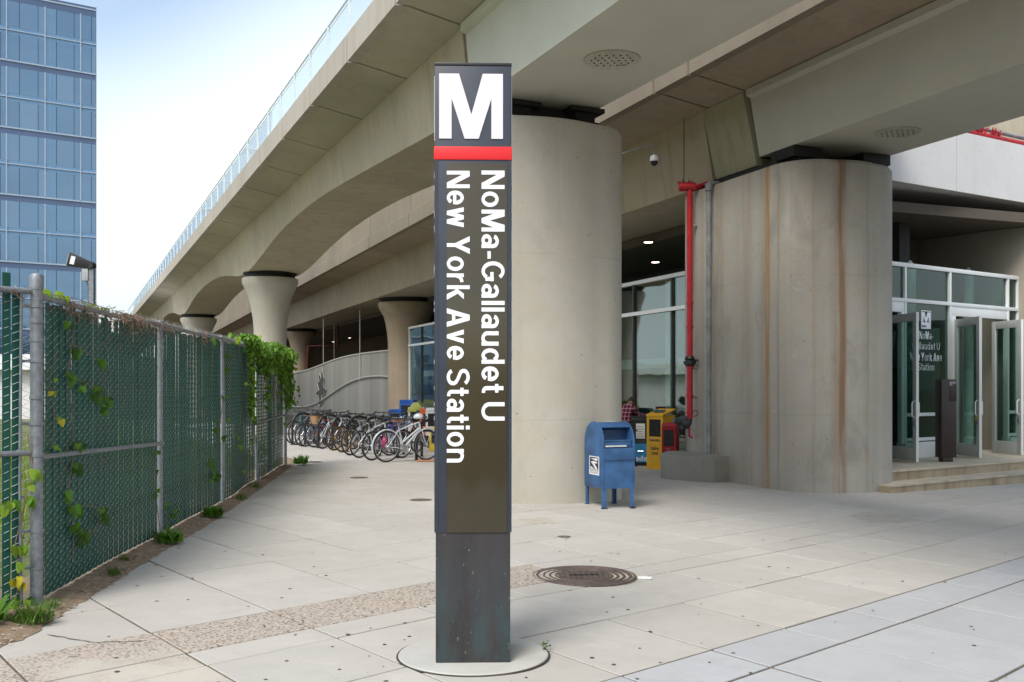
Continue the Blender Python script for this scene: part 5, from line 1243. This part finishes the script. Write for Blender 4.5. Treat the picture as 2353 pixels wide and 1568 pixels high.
def make_bike():
    t = root('bicycle', (0, 0, 0), 'x', 'bicycle', 'bicycles parked along the rack')
    wheel_parts(t, 0); wheel_parts(t, 1.04)
    bbk = (.43, 0, .29); st = (.29, 0, .78); ht = (.83, 0, .86); hb = (.865, 0, .72)
    b = MB(); b.tube([bbk, st], .017, 8); b.tube([(.315, 0, .70), ht], .017, 8); b.tube([bbk, hb], .021, 8); b.tube([ht, hb], .022, 8)
    for s_ in (-1, 1):
        b.tube([(0, s_ * .055, WR), (.40, s_ * .03, .29)], .010, 6); b.tube([(0, s_ * .055, WR), (.30, s_ * .02, .70)], .009, 6)
    b.build('frame', m_frame, t, local=True)
    b = MB(); b.tube([hb, (.885, 0, .68)], .016, 8); b.tube([(.885, -.05, .68), (.885, .05, .68)], .014, 8)
    for s_ in (-1, 1): b.tube([(.885, s_ * .05, .68), (.95, s_ * .05, .45), (1.04, s_ * .05, WR)], .011, 6)
    b.build('fork', m_frame, t, local=True)
    b = MB(); b.tube([ht, (.82, 0, .95), (.87, 0, .97)], .014, 8); b.tube([(.84, -.30, .99), (.87, -.2, .97), (.87, 0, .97), (.87, .2, .97), (.84, .30, .99)], .013, 8); b.build('handlebar', m_black, t, local=True)
    for s_ in (-1, 1):
        b = MB(); b.tube([(.845, s_ * .22, .985), (.825, s_ * .31, .99)], .019, 8); b.tube([(.88, s_ * .19, .965), (.93, s_ * .24, .93)], .006, 5); b.build('grip', m_black, t, local=True)
    b = MB(); b.tube([(.29, 0, .76), (.265, 0, .90)], .013, 8); b.build('seat_post', m_chrome, t, local=True)
    b = MB(); P = []
    for (x, w, z) in ((.13, .065, .92), (.16, .078, .925), (.24, .06, .915), (.33, .025, .915), (.41, .018, .905)):
        P.append([(x, -w, z - .03), (x, -w * .6, z), (x, w * .6, z), (x, w, z - .03)])
    n0 = len(P); b.v = [q for r_ in P for q in r_]
    for i in range(n0 - 1):
        for k in range(4): b.f.append((i * 4 + k, i * 4 + (k + 1) % 4, (i + 1) * 4 + (k + 1) % 4, (i + 1) * 4 + k))
    b.f += [(3, 2, 1, 0), tuple(4 * (n0 - 1) + k for k in range(4))]; b.build('saddle', m_saddle, t, local=True, smooth=80)
    b = MB(); b.lathe([(.012, -.03), (.085, -.028), (.09, -.024), (.012, -.02)], (.43, 0, .29), 20, 'y'); b.tube([(.43, -.04, .29), (.55, -.05, .17)], .011, 6); b.tube([(.43, .04, .29), (.31, .05, .41)], .011, 6)
    b.tube([(0, -.035, WR + .03), (.43, -.028, .375)], .005, 4); b.tube([(0, -.035, WR - .03), (.43, -.028, .205)], .005, 4); b.lathe([(.01, -.045), (.045, -.04), (.045, -.03), (.01, -.025)], (0, 0, WR), 14, 'y'); b.build('crankset', m_rimc, t, local=True)
    for (x, y, z) in ((.55, -.10, .17), (.31, .10, .41)): b = MB(); b.box(x - .045, x + .045, y - .04, y + .04, z - .012, z + .012); b.build('pedal', m_black, t, local=True, smooth=0)
    b = MB(); b.tube([ht, (.90, .04, .84), (.91, .05, .6)], .003, 4); b.tube([(.87, -.1, .97), (.95, -.05, .9), (.85, 0, .8)], .0035, 4); b.build('brake_cable', m_black, t, local=True)
    return t
proto = make_bike()
def frame_mat(n_, c, rough=.3): return plain(n_, c, rough, .1, .08, 6, 0)
FM = {'white': frame_mat('white_frame', (.62, .65, .68)), 'black': m_frame, 'silver': frame_mat('silver_frame', (.40, .42, .44)), 'purple': frame_mat('purple_frame', (.10, .02, .20)), 'red': frame_mat('red_frame', (.55, .03, .02)), 'blue': frame_mat('blue_frame', (.03, .08, .20)), 'teal': frame_mat('teal_frame', (.03, .16, .18)), 'burgundy': frame_mat('burgundy_frame', (.12, .01, .03))}
bikes = [   # x px, y px of nearest wheel foot, heading x, frame, rim, saddle, label
    (888, 1063, .80, 'white', None, m_brsad, 'white step-through bicycle with mudguards and brown saddle, nearest the pylon'),
    (855, 1059, .60, 'purple', None, None, 'dark purple bicycle with wire basket behind the white step-through one'),
    (826, 1053, .62, 'white', None, None, 'white-framed mountain bicycle with thick black tyres, second white one from the pylon'),
    (806, 1047, .58, 'silver', None, None, 'silver bicycle between the mountain bicycle and the gold-rimmed pair'),
    (789, 1040, .55, 'black', m_gold, None, 'black bicycle with gold rims, right one of the gold-rimmed pair'),
    (768, 1036, .55, 'black', m_gold, None, 'black bicycle with gold rims, left one of the gold-rimmed pair'),
    (742, 1032, .5, 'white', None, None, 'slim white-framed bicycle left of the gold-rimmed pair'),
    (722, 1029, .62, 'red', None, None, 'red bicycle carrying a wicker basket'),
    (703, 1027, .5, 'blue', None, None, 'dark blue bicycle just left of the one with the wicker basket'),
    (694, 1026, .5, 'silver', None, None, 'grey bicycle, third from the fence end of the rack'),
    (682, 1023, .52, 'teal', None, None, 'teal bicycle, second from the fence end of the rack'),
    (672, 1020, .5, 'black', None, None, 'black bicycle at the fence end of the rack'),
    (910, 1046, .42, 'burgundy', None, None, 'burgundy bicycle deep in the rack behind the white step-through one'),
    (760, 1026, .45, 'black', None, None, 'black bicycle deep in the rack behind the gold-rimmed pair'),
    (845, 1036, .45, 'black', None, None, 'black bicycle deep in the rack behind the mountain bicycle'),
    (812, 1033, .40, 'silver', None, None, 'grey bicycle deep in the rack between the mountain bicycle and the gold-rimmed pair'),
    (733, 1022, .40, 'black', None, None, 'black bicycle deep in the rack behind the wicker basket'),
    (870, 1044, .38, 'black', None, None, 'black bicycle deep in the rack behind the purple one'),
    (710, 1019, .42, 'blue', None, None, 'blue bicycle deep in the rack near the curved screen')]
for q, (x, y, hx, fm, rim, sad, lab) in enumerate(bikes):
    o = proto if q == 0 else copy_tree(proto)
    Y = CAMH * F / (y - 890); X = (x - 1176.5) * Y / F
    o.location = (X, Y, .0 ); o['label'] = lab
    lean = rv.uniform(-.09, .09) if q else .03
    o.rotation_euler = (lean, 0, math.acos(hx))
    if q > 3 and q % 3 == 1:   # turned the other way round in the rack
        hd = Vector((hx, math.sqrt(1 - hx * hx), 0)); o.location = Vector(o.location) + hd * 1.04; o.rotation_euler.z += math.pi
    tb = {'frame_paint': FM[fm]}
    if rim: tb['rim_alloy'] = rim
    if sad: tb['black_saddle'] = sad
    if q: recolor(o, tb)
    k_ = rv.uniform(.96, 1.03); o.scale = (k_, k_, k_ * rv.uniform(.98, 1.05))
bk = proto
def extra(par, name, b, mat, smooth=35): o = b.build(name, mat, par, local=True, smooth=smooth); return o
# white bicycle: mudguards, rear rack, lower frame line
for cx in (0, 1.04):
    b = MB(); b.torus((cx, 0, WR), WR + .018, .02, 'y', 20, 6, R(5 if cx == 0 else 20), R(200 if cx == 0 else 165)); extra(proto, 'mudguard', b, FM['white'])
b = MB()
for s_ in (-.05, .05): b.tube([(-.2, s_, .74), (.24, s_, .76)], .006, 5); b.tube([(-.05, s_, .74), (0, s_, WR)], .005, 5)
for k in range(4): b.tube([(-.18 + k * .12, -.05, .745), (-.18 + k * .12, .05, .745)], .005, 5)
extra(proto, 'rear_rack', b, m_black)
recolor(proto, {'frame_paint': FM['white'], 'black_saddle': m_brsad})
# step-through look: lower second tube
b = MB(); b.tube([(.40, 0, .42), (.85, 0, .74)], .02, 8); extra(proto, 'lower_frame_tube', b, FM['white'])
allb = [o for o in bpy.data.objects if o.type == 'EMPTY' and o.name.startswith('bicycle')]
def bylab(s): return [o for o in allb if s in o['label']][0]
wb = bylab('wicker'); b = MB(); fwd = .98
b.v = []; 
pr = [(.0, .62), (.10, .62), (.17, .88), (.185, .88), (.165, .86), (.095, .64), (0, .64)]
n_ = 16
for r_, z in pr:
    for k in range(n_): a = 2 * math.pi * k / n_; b.v.append((fwd + r_ * .75 * math.copysign(abs(math.cos(a)) ** .6, math.cos(a)), r_ * math.copysign(abs(math.sin(a)) ** .6, math.sin(a)), z + .05))
for i in range(len(pr) - 1):
    for k in range(n_): b.f.append((i * n_ + k, i * n_ + (k + 1) % n_, (i + 1) * n_ + (k + 1) % n_, (i + 1) * n_ + k))
extra(wb, 'wicker_basket', b, m_wick)
pb = bylab('wire basket'); b = MB()
for z, r_ in ((.78, .13), (.88, .145), (.98, .16)): b.tube([(1.0 + r_ * c, r_ * 1.2 * s_, z) for c, s_ in ((-1, -1), (1, -1), (1, 1), (-1, 1), (-1, -1))], .006, 5)
for k in range(-2, 3):
    for s_ in (-1, 1): b.tube([(1.0 + k * .055, s_ * .155, .78), (1.0 + k * .065, s_ * .19, .98)], .004, 4); b.tube([(1.0 + s_ * .13, k * .07, .78), (1.0 + s_ * .16, k * .08, .98)], .004, 4)
extra(pb, 'wire_basket', b, m_chrome)
# helmet on a bicycle, pink bag
hm = MB(); hm.lathe([(.12, -.0), (.13, .03), (.12, .08), (.09, .12), (.04, .145), (.005, .15)], (0, 0, 0), 18)
for i, v in enumerate(hm.v): hm.v[i] = (v[0] * .95, v[1] * .7, v[2] * .85)
px, pyy = pt(962, 23.0); o = hm.build('helmet', frame_mat('white_helmet', (.55, .58, .62)), None, smooth=80); o.location = (px, pyy, .97); tag(o, 'white bicycle helmet hanging at the handlebars beside the white step-through bicycle', 'helmet')
pk = MB(); pk.lathe([(.02, -.02), (.06, .02), (.08, .12), (.075, .2), (.04, .24), (.02, .27)], (0, 0, 0), 14)
px, pyy = pt(884, 23.25); o = pk.build('pink_bag', frame_mat('pink_cloth', (.35, .03, .12), .4), None, smooth=80); o.location = (px, pyy, .28); tag(o, 'shiny pink bag wedged behind the rear wheel of the white step-through bicycle', 'bag')
pd = MB(); pd.box(-.28, .25, -.15, .15, 0, .012); o = pd.build('fallen_folder', plain('orange_paper', (.55, .22, .10), .7), None, smooth=0); px, pyy = pt(985, 22.8); o.location = (px, pyy, .012); o.rotation_euler.z = .3; tag(o, 'flat orange and white folder lying on the paving below the white bicycle', 'paper')
# racks: thick black inverted-U hoops
for q in range(9):
    u = q / 8; Y = 23.4 + 6.2 * u; X = -1.95 - 4.25 * u
    r_ = root('bike_rack', (X, Y, 0), ['first', 'second', 'third', 'fourth', 'fifth', 'sixth', 'seventh', 'eighth', 'ninth'][q] + ' black bicycle rack hoop counting from the metro pylon leftwards', 'bike rack', 'black bicycle rack hoops')
    b = MB(); hx, hy = .75, .66; w = .36
    P = [(-w * hx, -w * hy, 0), (-w * hx, -w * hy, .62)] + [(w * math.cos(R(a)) * hx, w * math.cos(R(a)) * hy, .62 + .30 * math.sin(R(a))) for a in range(165, 14, -15)] + [(w * hx, w * hy, .62), (w * hx, w * hy, 0)]
    b.tube(P, .036, 10); b.build('hoop', m_black, r_, local=True)
    for s_ in (-1, 1): b = MB(); b.lathe([(.07, 0), (.07, .012)], (s_ * w * hx, s_ * w * hy, 0), 14); b.build('base_plate', m_black, r_, local=True)

# ------------------------------------------------------------------ newspaper boxes
def newsbox(x, Y, w, d, h, c, rz, label, zb=.0, roofs=None, win=True, pedestal=True, top='flat', zg=None, X=None, name='newspaper_box', wlo=.34):
    X = X0(x, Y) if X is None else X; zg = gz(X) if zg is None else zg
    t = root(name, (X, Y, zg), label, 'newspaper box', None, rz); m = frame_mat('box_paint_' + label.split()[0], c, .4)
    hb_ = h * (.0 if not pedestal else .30)
    if pedestal: 
        b = MB(); b.box(-.05, .05, -.05, .05, .02, hb_); b.build('pedestal', m_black, t, local=True, bevel=.004)
        b = MB(); b.box(-w * .42, w * .42, -d * .42, d * .42, 0, .025); b.build('base_plate', m_black, t, local=True)
    b = MB(); zt_ = h * .93
    wx, wz0, wz1 = w * .36, hb_ + (h - hb_) * wlo, h * .86
    b.box(-w / 2, w / 2, -d / 2 + .02, d / 2, hb_, zt_); b.build('body', m, t, local=True, bevel=.012)
    for (x0, x1, z0, z1) in ((-w / 2, -wx, hb_ + .01, zt_ - .01), (wx, w / 2, hb_ + .01, zt_ - .01), (-wx, wx, wz1, zt_ - .01), (-wx, wx, hb_ + .01, wz0)):
        b = MB(); b.box(x0, x1, -d / 2, -d / 2 + .025, z0, z1); b.build('door_frame', m, t, local=True, smooth=0)
    b = MB(); b.box(-wx, wx, -d / 2 + .012, -d / 2 + .019, wz0, wz1); b.build('window', plain('dark_box_window', (.03, .03, .03), .1) if 'dark_box_window' not in bpy.data.materials else bpy.data.materials['dark_box_window'], t, local=True, smooth=0)
    b = MB()
    if top == 'hood': b.prism([(-d / 2 - .02, zt_ - .03), (d / 2 + .01, h + .02), (d / 2 + .01, h + .05), (-d / 2 - .02, zt_ + .02)], -w / 2 - .01, w / 2 + .01, lambda y, z, x_: (x_, y, z))
    elif top == 'gable': b.prism([(-w / 2 - .03, zt_ - .12), (0 - w * .18, h + .06), (w * .18, h + .06), (w / 2 + .03, zt_ - .12), (w / 2, zt_ - .14), (-w / 2, zt_ - .14)], -d / 2 - .03, d / 2, lambda x_, z, y: (x_, y, z))
    else: b.prism([(-d / 2 - .01, zt_), (-d / 2 + .08, h), (d / 2, h), (d / 2, zt_)], -w / 2 - .005, w / 2 + .005, lambda y, z, x_: (x_, y, z))
    b.build('roof', frame_mat('yellow_green_roof', (.42, .42, .08)) if top == 'gable' else m, t, local=True, bevel=.008)
    b = MB(); b.tube([(-w * .15, -d / 2, wz0 - .05), (-w * .15, -d / 2 - .03, wz0 - .05), (w * .15, -d / 2 - .03, wz0 - .05), (w * .15, -d / 2, wz0 - .05)], .008, 6); b.build('handle', m_chrome, t, local=True)
    return t, w, d
newsbox(912, 31.5, .42, .42, 1.0, (.02, .10, .42), R(-12), 'small blue newspaper box at the left end of the row by the storefront')
newsbox(938, 33.0, .46, .46, 1.28, (.02, .12, .5), R(-12), 'tall blue newspaper box behind the yellow-roofed white one')
newsbox(960, 30.5, .50, .46, 1.17, (.60, .60, .58), R(-8), 'white newspaper box with a yellow-green gabled roof', top='gable')
newsbox(975, 29.5, .40, .42, 1.02, (.015, .10, .06), R(-8), 'dark green newspaper box left of the orange one')
newsbox(984, 28.6, .42, .42, 1.08, (.60, .10, .03), R(-8), 'orange newspaper box half hidden beside the pylon')
newsbox(1000, 28.0, .45, .42, 1.12, (.62, .62, .60), R(-8), 'plain white newspaper box at the right end, against the pylon edge')
newsbox(1008, 26.5, .42, .42, .62, (.65, .48, .03), R(-8), 'low yellow newspaper box showing just left of the pylon edge', pedestal=False)
# three boxes by the standpipe
yb_, w, d = newsbox(1519, 22.0, .42, .50, 1.27, (.66, .36, .015), R(-41), 'yellow free-daily newspaper box with a sloping roof, beside the red one', pedestal=False, top='hood', wlo=.56)
for t_, z_, w_, h_ in (('free daily', .59, .28, .075), ('take', .42, .20, .09), ('one', .31, .17, .07)):
    place_text('box_lettering', text_mesh(t_, w_, h_, .01, .002), m_ink, yb_, basis((-w_ / 2, -d / 2 - .004, z_), (1, 0, 0), (0, 0, 1), (0, -1, 0)))
b = MB(); 
for (x0, x1, z0, z1) in ((-.13, .13, .22, .232), (-.13, .13, .53, .542), (-.13, -.118, .22, .54), (.118, .13, .22, .54)): b.box(x0, x1, -d / 2 - .008, -d / 2, z0, z1)
b.build('panel_frame', bpy.data.materials['box_paint_yellow'], yb_, local=True, smooth=0)
b = MB(); b.box(-.21, .21, -d / 2 - .06, d / 2, 0, .03); b.build('base_plate', bpy.data.materials['box_paint_yellow'], yb_, local=True)
b = MB(); b.prism([(-.14, .0), (.12, .0), (.12, .16), (-.14, .16)], 0, .003, lambda x_, u, h: (x_, -d / 2 + .12 + u, 1.18 + .14 * (.12 + u) / d + .035 + h)); b.build('roof_sticker', m_int, yb_, local=True, smooth=0)
rb_, w, d = newsbox(1541, 20.75, .30, .30, 1.06, (.30, .008, .015), R(-24), 'dark red newspaper box squeezed between the yellow box and the standpipe', top='flat')
place_text('box_lettering', text_mesh('FREE', .08, .03, .01, .002), m_wtext, rb_, basis((-.04, -d / 2 - .003, .42), (1, 0, 0), (0, 0, 1), (0, -1, 0)))
kb_, w, d = newsbox(1472, 22.9, .42, .40, 1.12, (.012, .012, .013), R(-8), 'black newspaper box with white and blue posters, left of the yellow one', pedestal=False)
b = MB(); b.box(-.10, .10, -d / 2 - .006, -d / 2, .62, .96); b.build('white_poster', m_wink, kb_, local=True, smooth=0)
for k in range(5): b = MB(); b.box(-.07, .08 - .02 * (k % 3), -d / 2 - .008, -d / 2 - .006, .66 + .055 * k, .675 + .055 * k); b.build('poster_print', plain('grey_print', (.25, .25, .25), .6) if k == 0 else bpy.data.materials['grey_print'], kb_, local=True, smooth=0)
b = MB(); b.box(-.18, .17, -d / 2 - .006, -d / 2, .08, .50); b.build('blue_poster', plain('poster_blue', (.04, .30, .62), .4, 0, .25, 3, 0), kb_, local=True, smooth=0)
place_text('poster_lettering', text_mesh('ade', .28, .12, .02, .002), m_wtext, kb_, basis((-.12, -d / 2 - .008, .11), (1, 0, 0), (0, 0, 1), (0, -1, 0)))

# ------------------------------------------------------------------ person in plaid shirt, bending forward
m_skin = plain('brown_skin', (.16, .085, .055), .55, 0, .08, 5, .02); m_hair = plain('dark_hair', (.015, .011, .009), .8, 0, .3, 40, .4); m_trs = plain('dark_denim', (.03, .035, .055), .8)
mp_ = N('red_plaid_shirt'); uvp = mp_.coord((1, 1, 1)); sp_ = mp_.n('ShaderNodeSeparateXYZ'); mp_.l(uvp, sp_.inputs[0])
def stripe(src, k, ph=0): return mp_.ramp(mp_.math('PINGPONG', mp_.math('ADD', mp_.math('MULTIPLY', src, k), ph), 1.0), .62, .72)
cA = mp_.mix(mp_.math('MULTIPLY', stripe(sp_.outputs[0], 22), .8), (.16, .012, .03), (.02, .008, .02)); cA = mp_.mix(mp_.math('MULTIPLY', stripe(sp_.outputs[2], 22), .7), cA, (.03, .01, .03))
w1 = mp_.ramp(mp_.math('PINGPONG', mp_.math('MULTIPLY', sp_.outputs[0], 22), 1.0), .05, .12, (1, 1, 1, 1), (0, 0, 0, 1)); w2 = mp_.ramp(mp_.math('PINGPONG', mp_.math('MULTIPLY', sp_.outputs[2], 22), 1.0), .05, .12, (1, 1, 1, 1), (0, 0, 0, 1))
cA = mp_.mix(mp_.math('MULTIPLY', mp_.math('MAXIMUM', w1, w2), .75), cA, (.5, .38, .4)); mp_.set(cA, .8, 0, .2); m_plaid = mp_.m
def skin(name, verts, edges, radii, mat, parent, sub=2, rootv=0):
    me = bpy.data.meshes.new(name); me.from_pydata([tuple(v) for v in verts], edges, []); o = bpy.data.objects.new(name, me); COL.objects.link(o)
    md = o.modifiers.new('s', 'SKIN'); md.use_smooth_shade = True
    for i, r_ in enumerate(radii):
        rr_ = r_ if isinstance(r_, tuple) else (r_, r_); o.data.skin_vertices[0].data[i].radius = rr_
    o.data.skin_vertices[0].data[rootv].use_root = True
    sb = o.modifiers.new('u', 'SUBSURF'); sb.levels = sb.render_levels = sub
    dg = bpy.context.evaluated_depsgraph_get(); me2 = bpy.data.meshes.new_from_object(o.evaluated_get(dg)); bpy.data.objects.remove(o)
    me2.materials.clear(); me2.materials.append(mat); me2.name = name
    for p in me2.polygons: p.use_smooth = True
    return link(name, me2, parent, True)
PXX, PYY = pt(1436, 23.6)
pe = root('person', (PXX, PYY, gz(PXX)), 'person in a red plaid shirt bending forward behind the mailbox', 'person', rz=R(-25))
# local: +y is away from the camera; body leans away (+y) and to the right
V = [(0, 0, .88), (0, .05, 1.0), (0, .13, 1.14), (0, .22, 1.27), (.0, .30, 1.36), (.02, .36, 1.40), (-.17, .22, 1.27), (-.24, .33, 1.05), (-.15, .50, .95), (-.12, .57, .93), (.17, .22, 1.27), (.27, .30, 1.04), (.20, .48, .94), (.17, .55, .92), (-.1, 0, .82), (-.13, .04, .46), (-.13, -.04, .07), (-.13, .08, .04), (.1, 0, .82), (.13, .06, .46), (.14, 0, .07), (.14, .12, .04)]
E_ = [(0, 1), (1, 2), (2, 3), (3, 4), (4, 5), (3, 6), (6, 7), (7, 8), (8, 9), (3, 10), (10, 11), (11, 12), (12, 13), (0, 14), (14, 15), (15, 16), (16, 17), (0, 18), (18, 19), (19, 20), (20, 21)]
rad = [(.15, .11), (.14, .105), (.155, .11), (.13, .10), .06, .055, .065, .048, .036, .03, .065, .048, .036, .03, .088, .062, .045, .035, .088, .062, .045, .035]
body = skin('body', V, E_, rad, m_skin, pe)
body.data.materials.append(m_plaid); body.data.materials.append(m_trs); body.data.materials.append(m_black)
for p in body.data.polygons:
    c = p.center
    if c.z < .09: p.material_index = 3
    elif c.z < .90 and c.y < .3: p.material_index = 2
    elif (c.z < 1.37 and c.y < .33 + (.1 if abs(c.x) > .2 else 0)): p.material_index = 1
b = MB()
prh = [(.005, -.115), (.045, -.105), (.07, -.07), (.078, -.02), (.083, .03), (.078, .07), (.05, .105), (.005, .118)]
b.lathe(prh, (0, 0, 0), 20); hd = b.build('head', m_skin, pe, local=True, smooth=80); hd.location = (.03, .43, 1.43); hd.rotation_euler = (R(-48), 0, R(-12))
b = MB(); b.lathe([(.07, -.045), (.09, -.01), (.094, .03), (.088, .075), (.06, .115), (.005, .13)], (0, -.012, 0), 20); b.build('hair', m_hair, hd, local=True, smooth=80)
for s_ in (-1, 1):
    b = MB(); b.lathe([(.004, -.008), (.02, 0), (.022, .01), (.01, .014)], (s_ * .08, 0, -.01), 10, 'x'); b.build('ear', m_skin, hd, local=True, smooth=80)
b = MB(); b.add([(-.012, .075, -.01), (.012, .075, -.01), (0, .105, -.03), (0, .075, .03)], [(0, 1, 2), (1, 3, 2), (3, 0, 2), (0, 3, 1)]); b.build('nose', m_skin, hd, local=True)
for (hx_, hy_, hz_) in ((-.12, .57, .93), (.17, .55, .92)):
    for f in range(5):
        a = -.03 + f * .015; l_ = (.05, .075, .08, .075, .06)[f]; b = MB(); b.tube([(hx_ + a * .8, hy_ + .01, hz_), (hx_ + a, hy_ + .02 + l_ * .6, hz_ - .015), (hx_ + a, hy_ + .01 + l_ * .7, hz_ - .05)], .008, 6); b.build('finger', m_skin, pe, local=True)
# purple bag on a small black hand cart in front of the person
bagX, bagY = pt(1464, 23.9)
bg_ = root('purple_bag', (bagX, bagY, gz(bagX)), 'plum purple bag standing beside the bending person, behind the black newspaper box', 'bag')
b = MB(); b.box(-.22, .22, -.12, .12, .62, 1.17)
me = b.mesh('bag_body', frame_mat('plum_cloth', (.06, .015, .06), .8), 40, .09, 4); link('bag_body', me, bg_, True)
b = MB(); b.tube([(-.1, -.13, 1.12), (-.1, -.19, .95), (-.1, -.14, .7)], .016, 6); b.tube([(.1, -.13, 1.12), (.1, -.19, .95), (.1, -.14, .7)], .016, 6); b.build('strap', m_black, bg_, local=True)
ct_x, ct_y = pt(1452, 22.4)
ct = root('folding_stand', (ct_x, ct_y, gz(ct_x)), 'black folding stand with a slanting leg between the mailbox and the black newspaper box', 'stand')
b = MB(); b.tube([(-.08, 0, .78), (.02, 0, .35), (.10, 0, .0)], .026, 8); b.build('leg', m_black, ct, local=True)
b = MB(); b.tube([(-.08, 0, .78), (-.1, .35, 0)], .02, 8); b.build('leg', m_black, ct, local=True)
b = MB(); b.tube([(-.25, .2, .78), (.15, .2, .80)], .02, 8); b.tube([(-.02, .02, .45), (-.09, .25, .4)], .014, 6); b.build('crossbar', m_black, ct, local=True)
b = MB(); b.torus((-.1, .1, .1), .09, .016, 'y', 20, 6); b.build('wheel', m_tyre, ct, local=True)
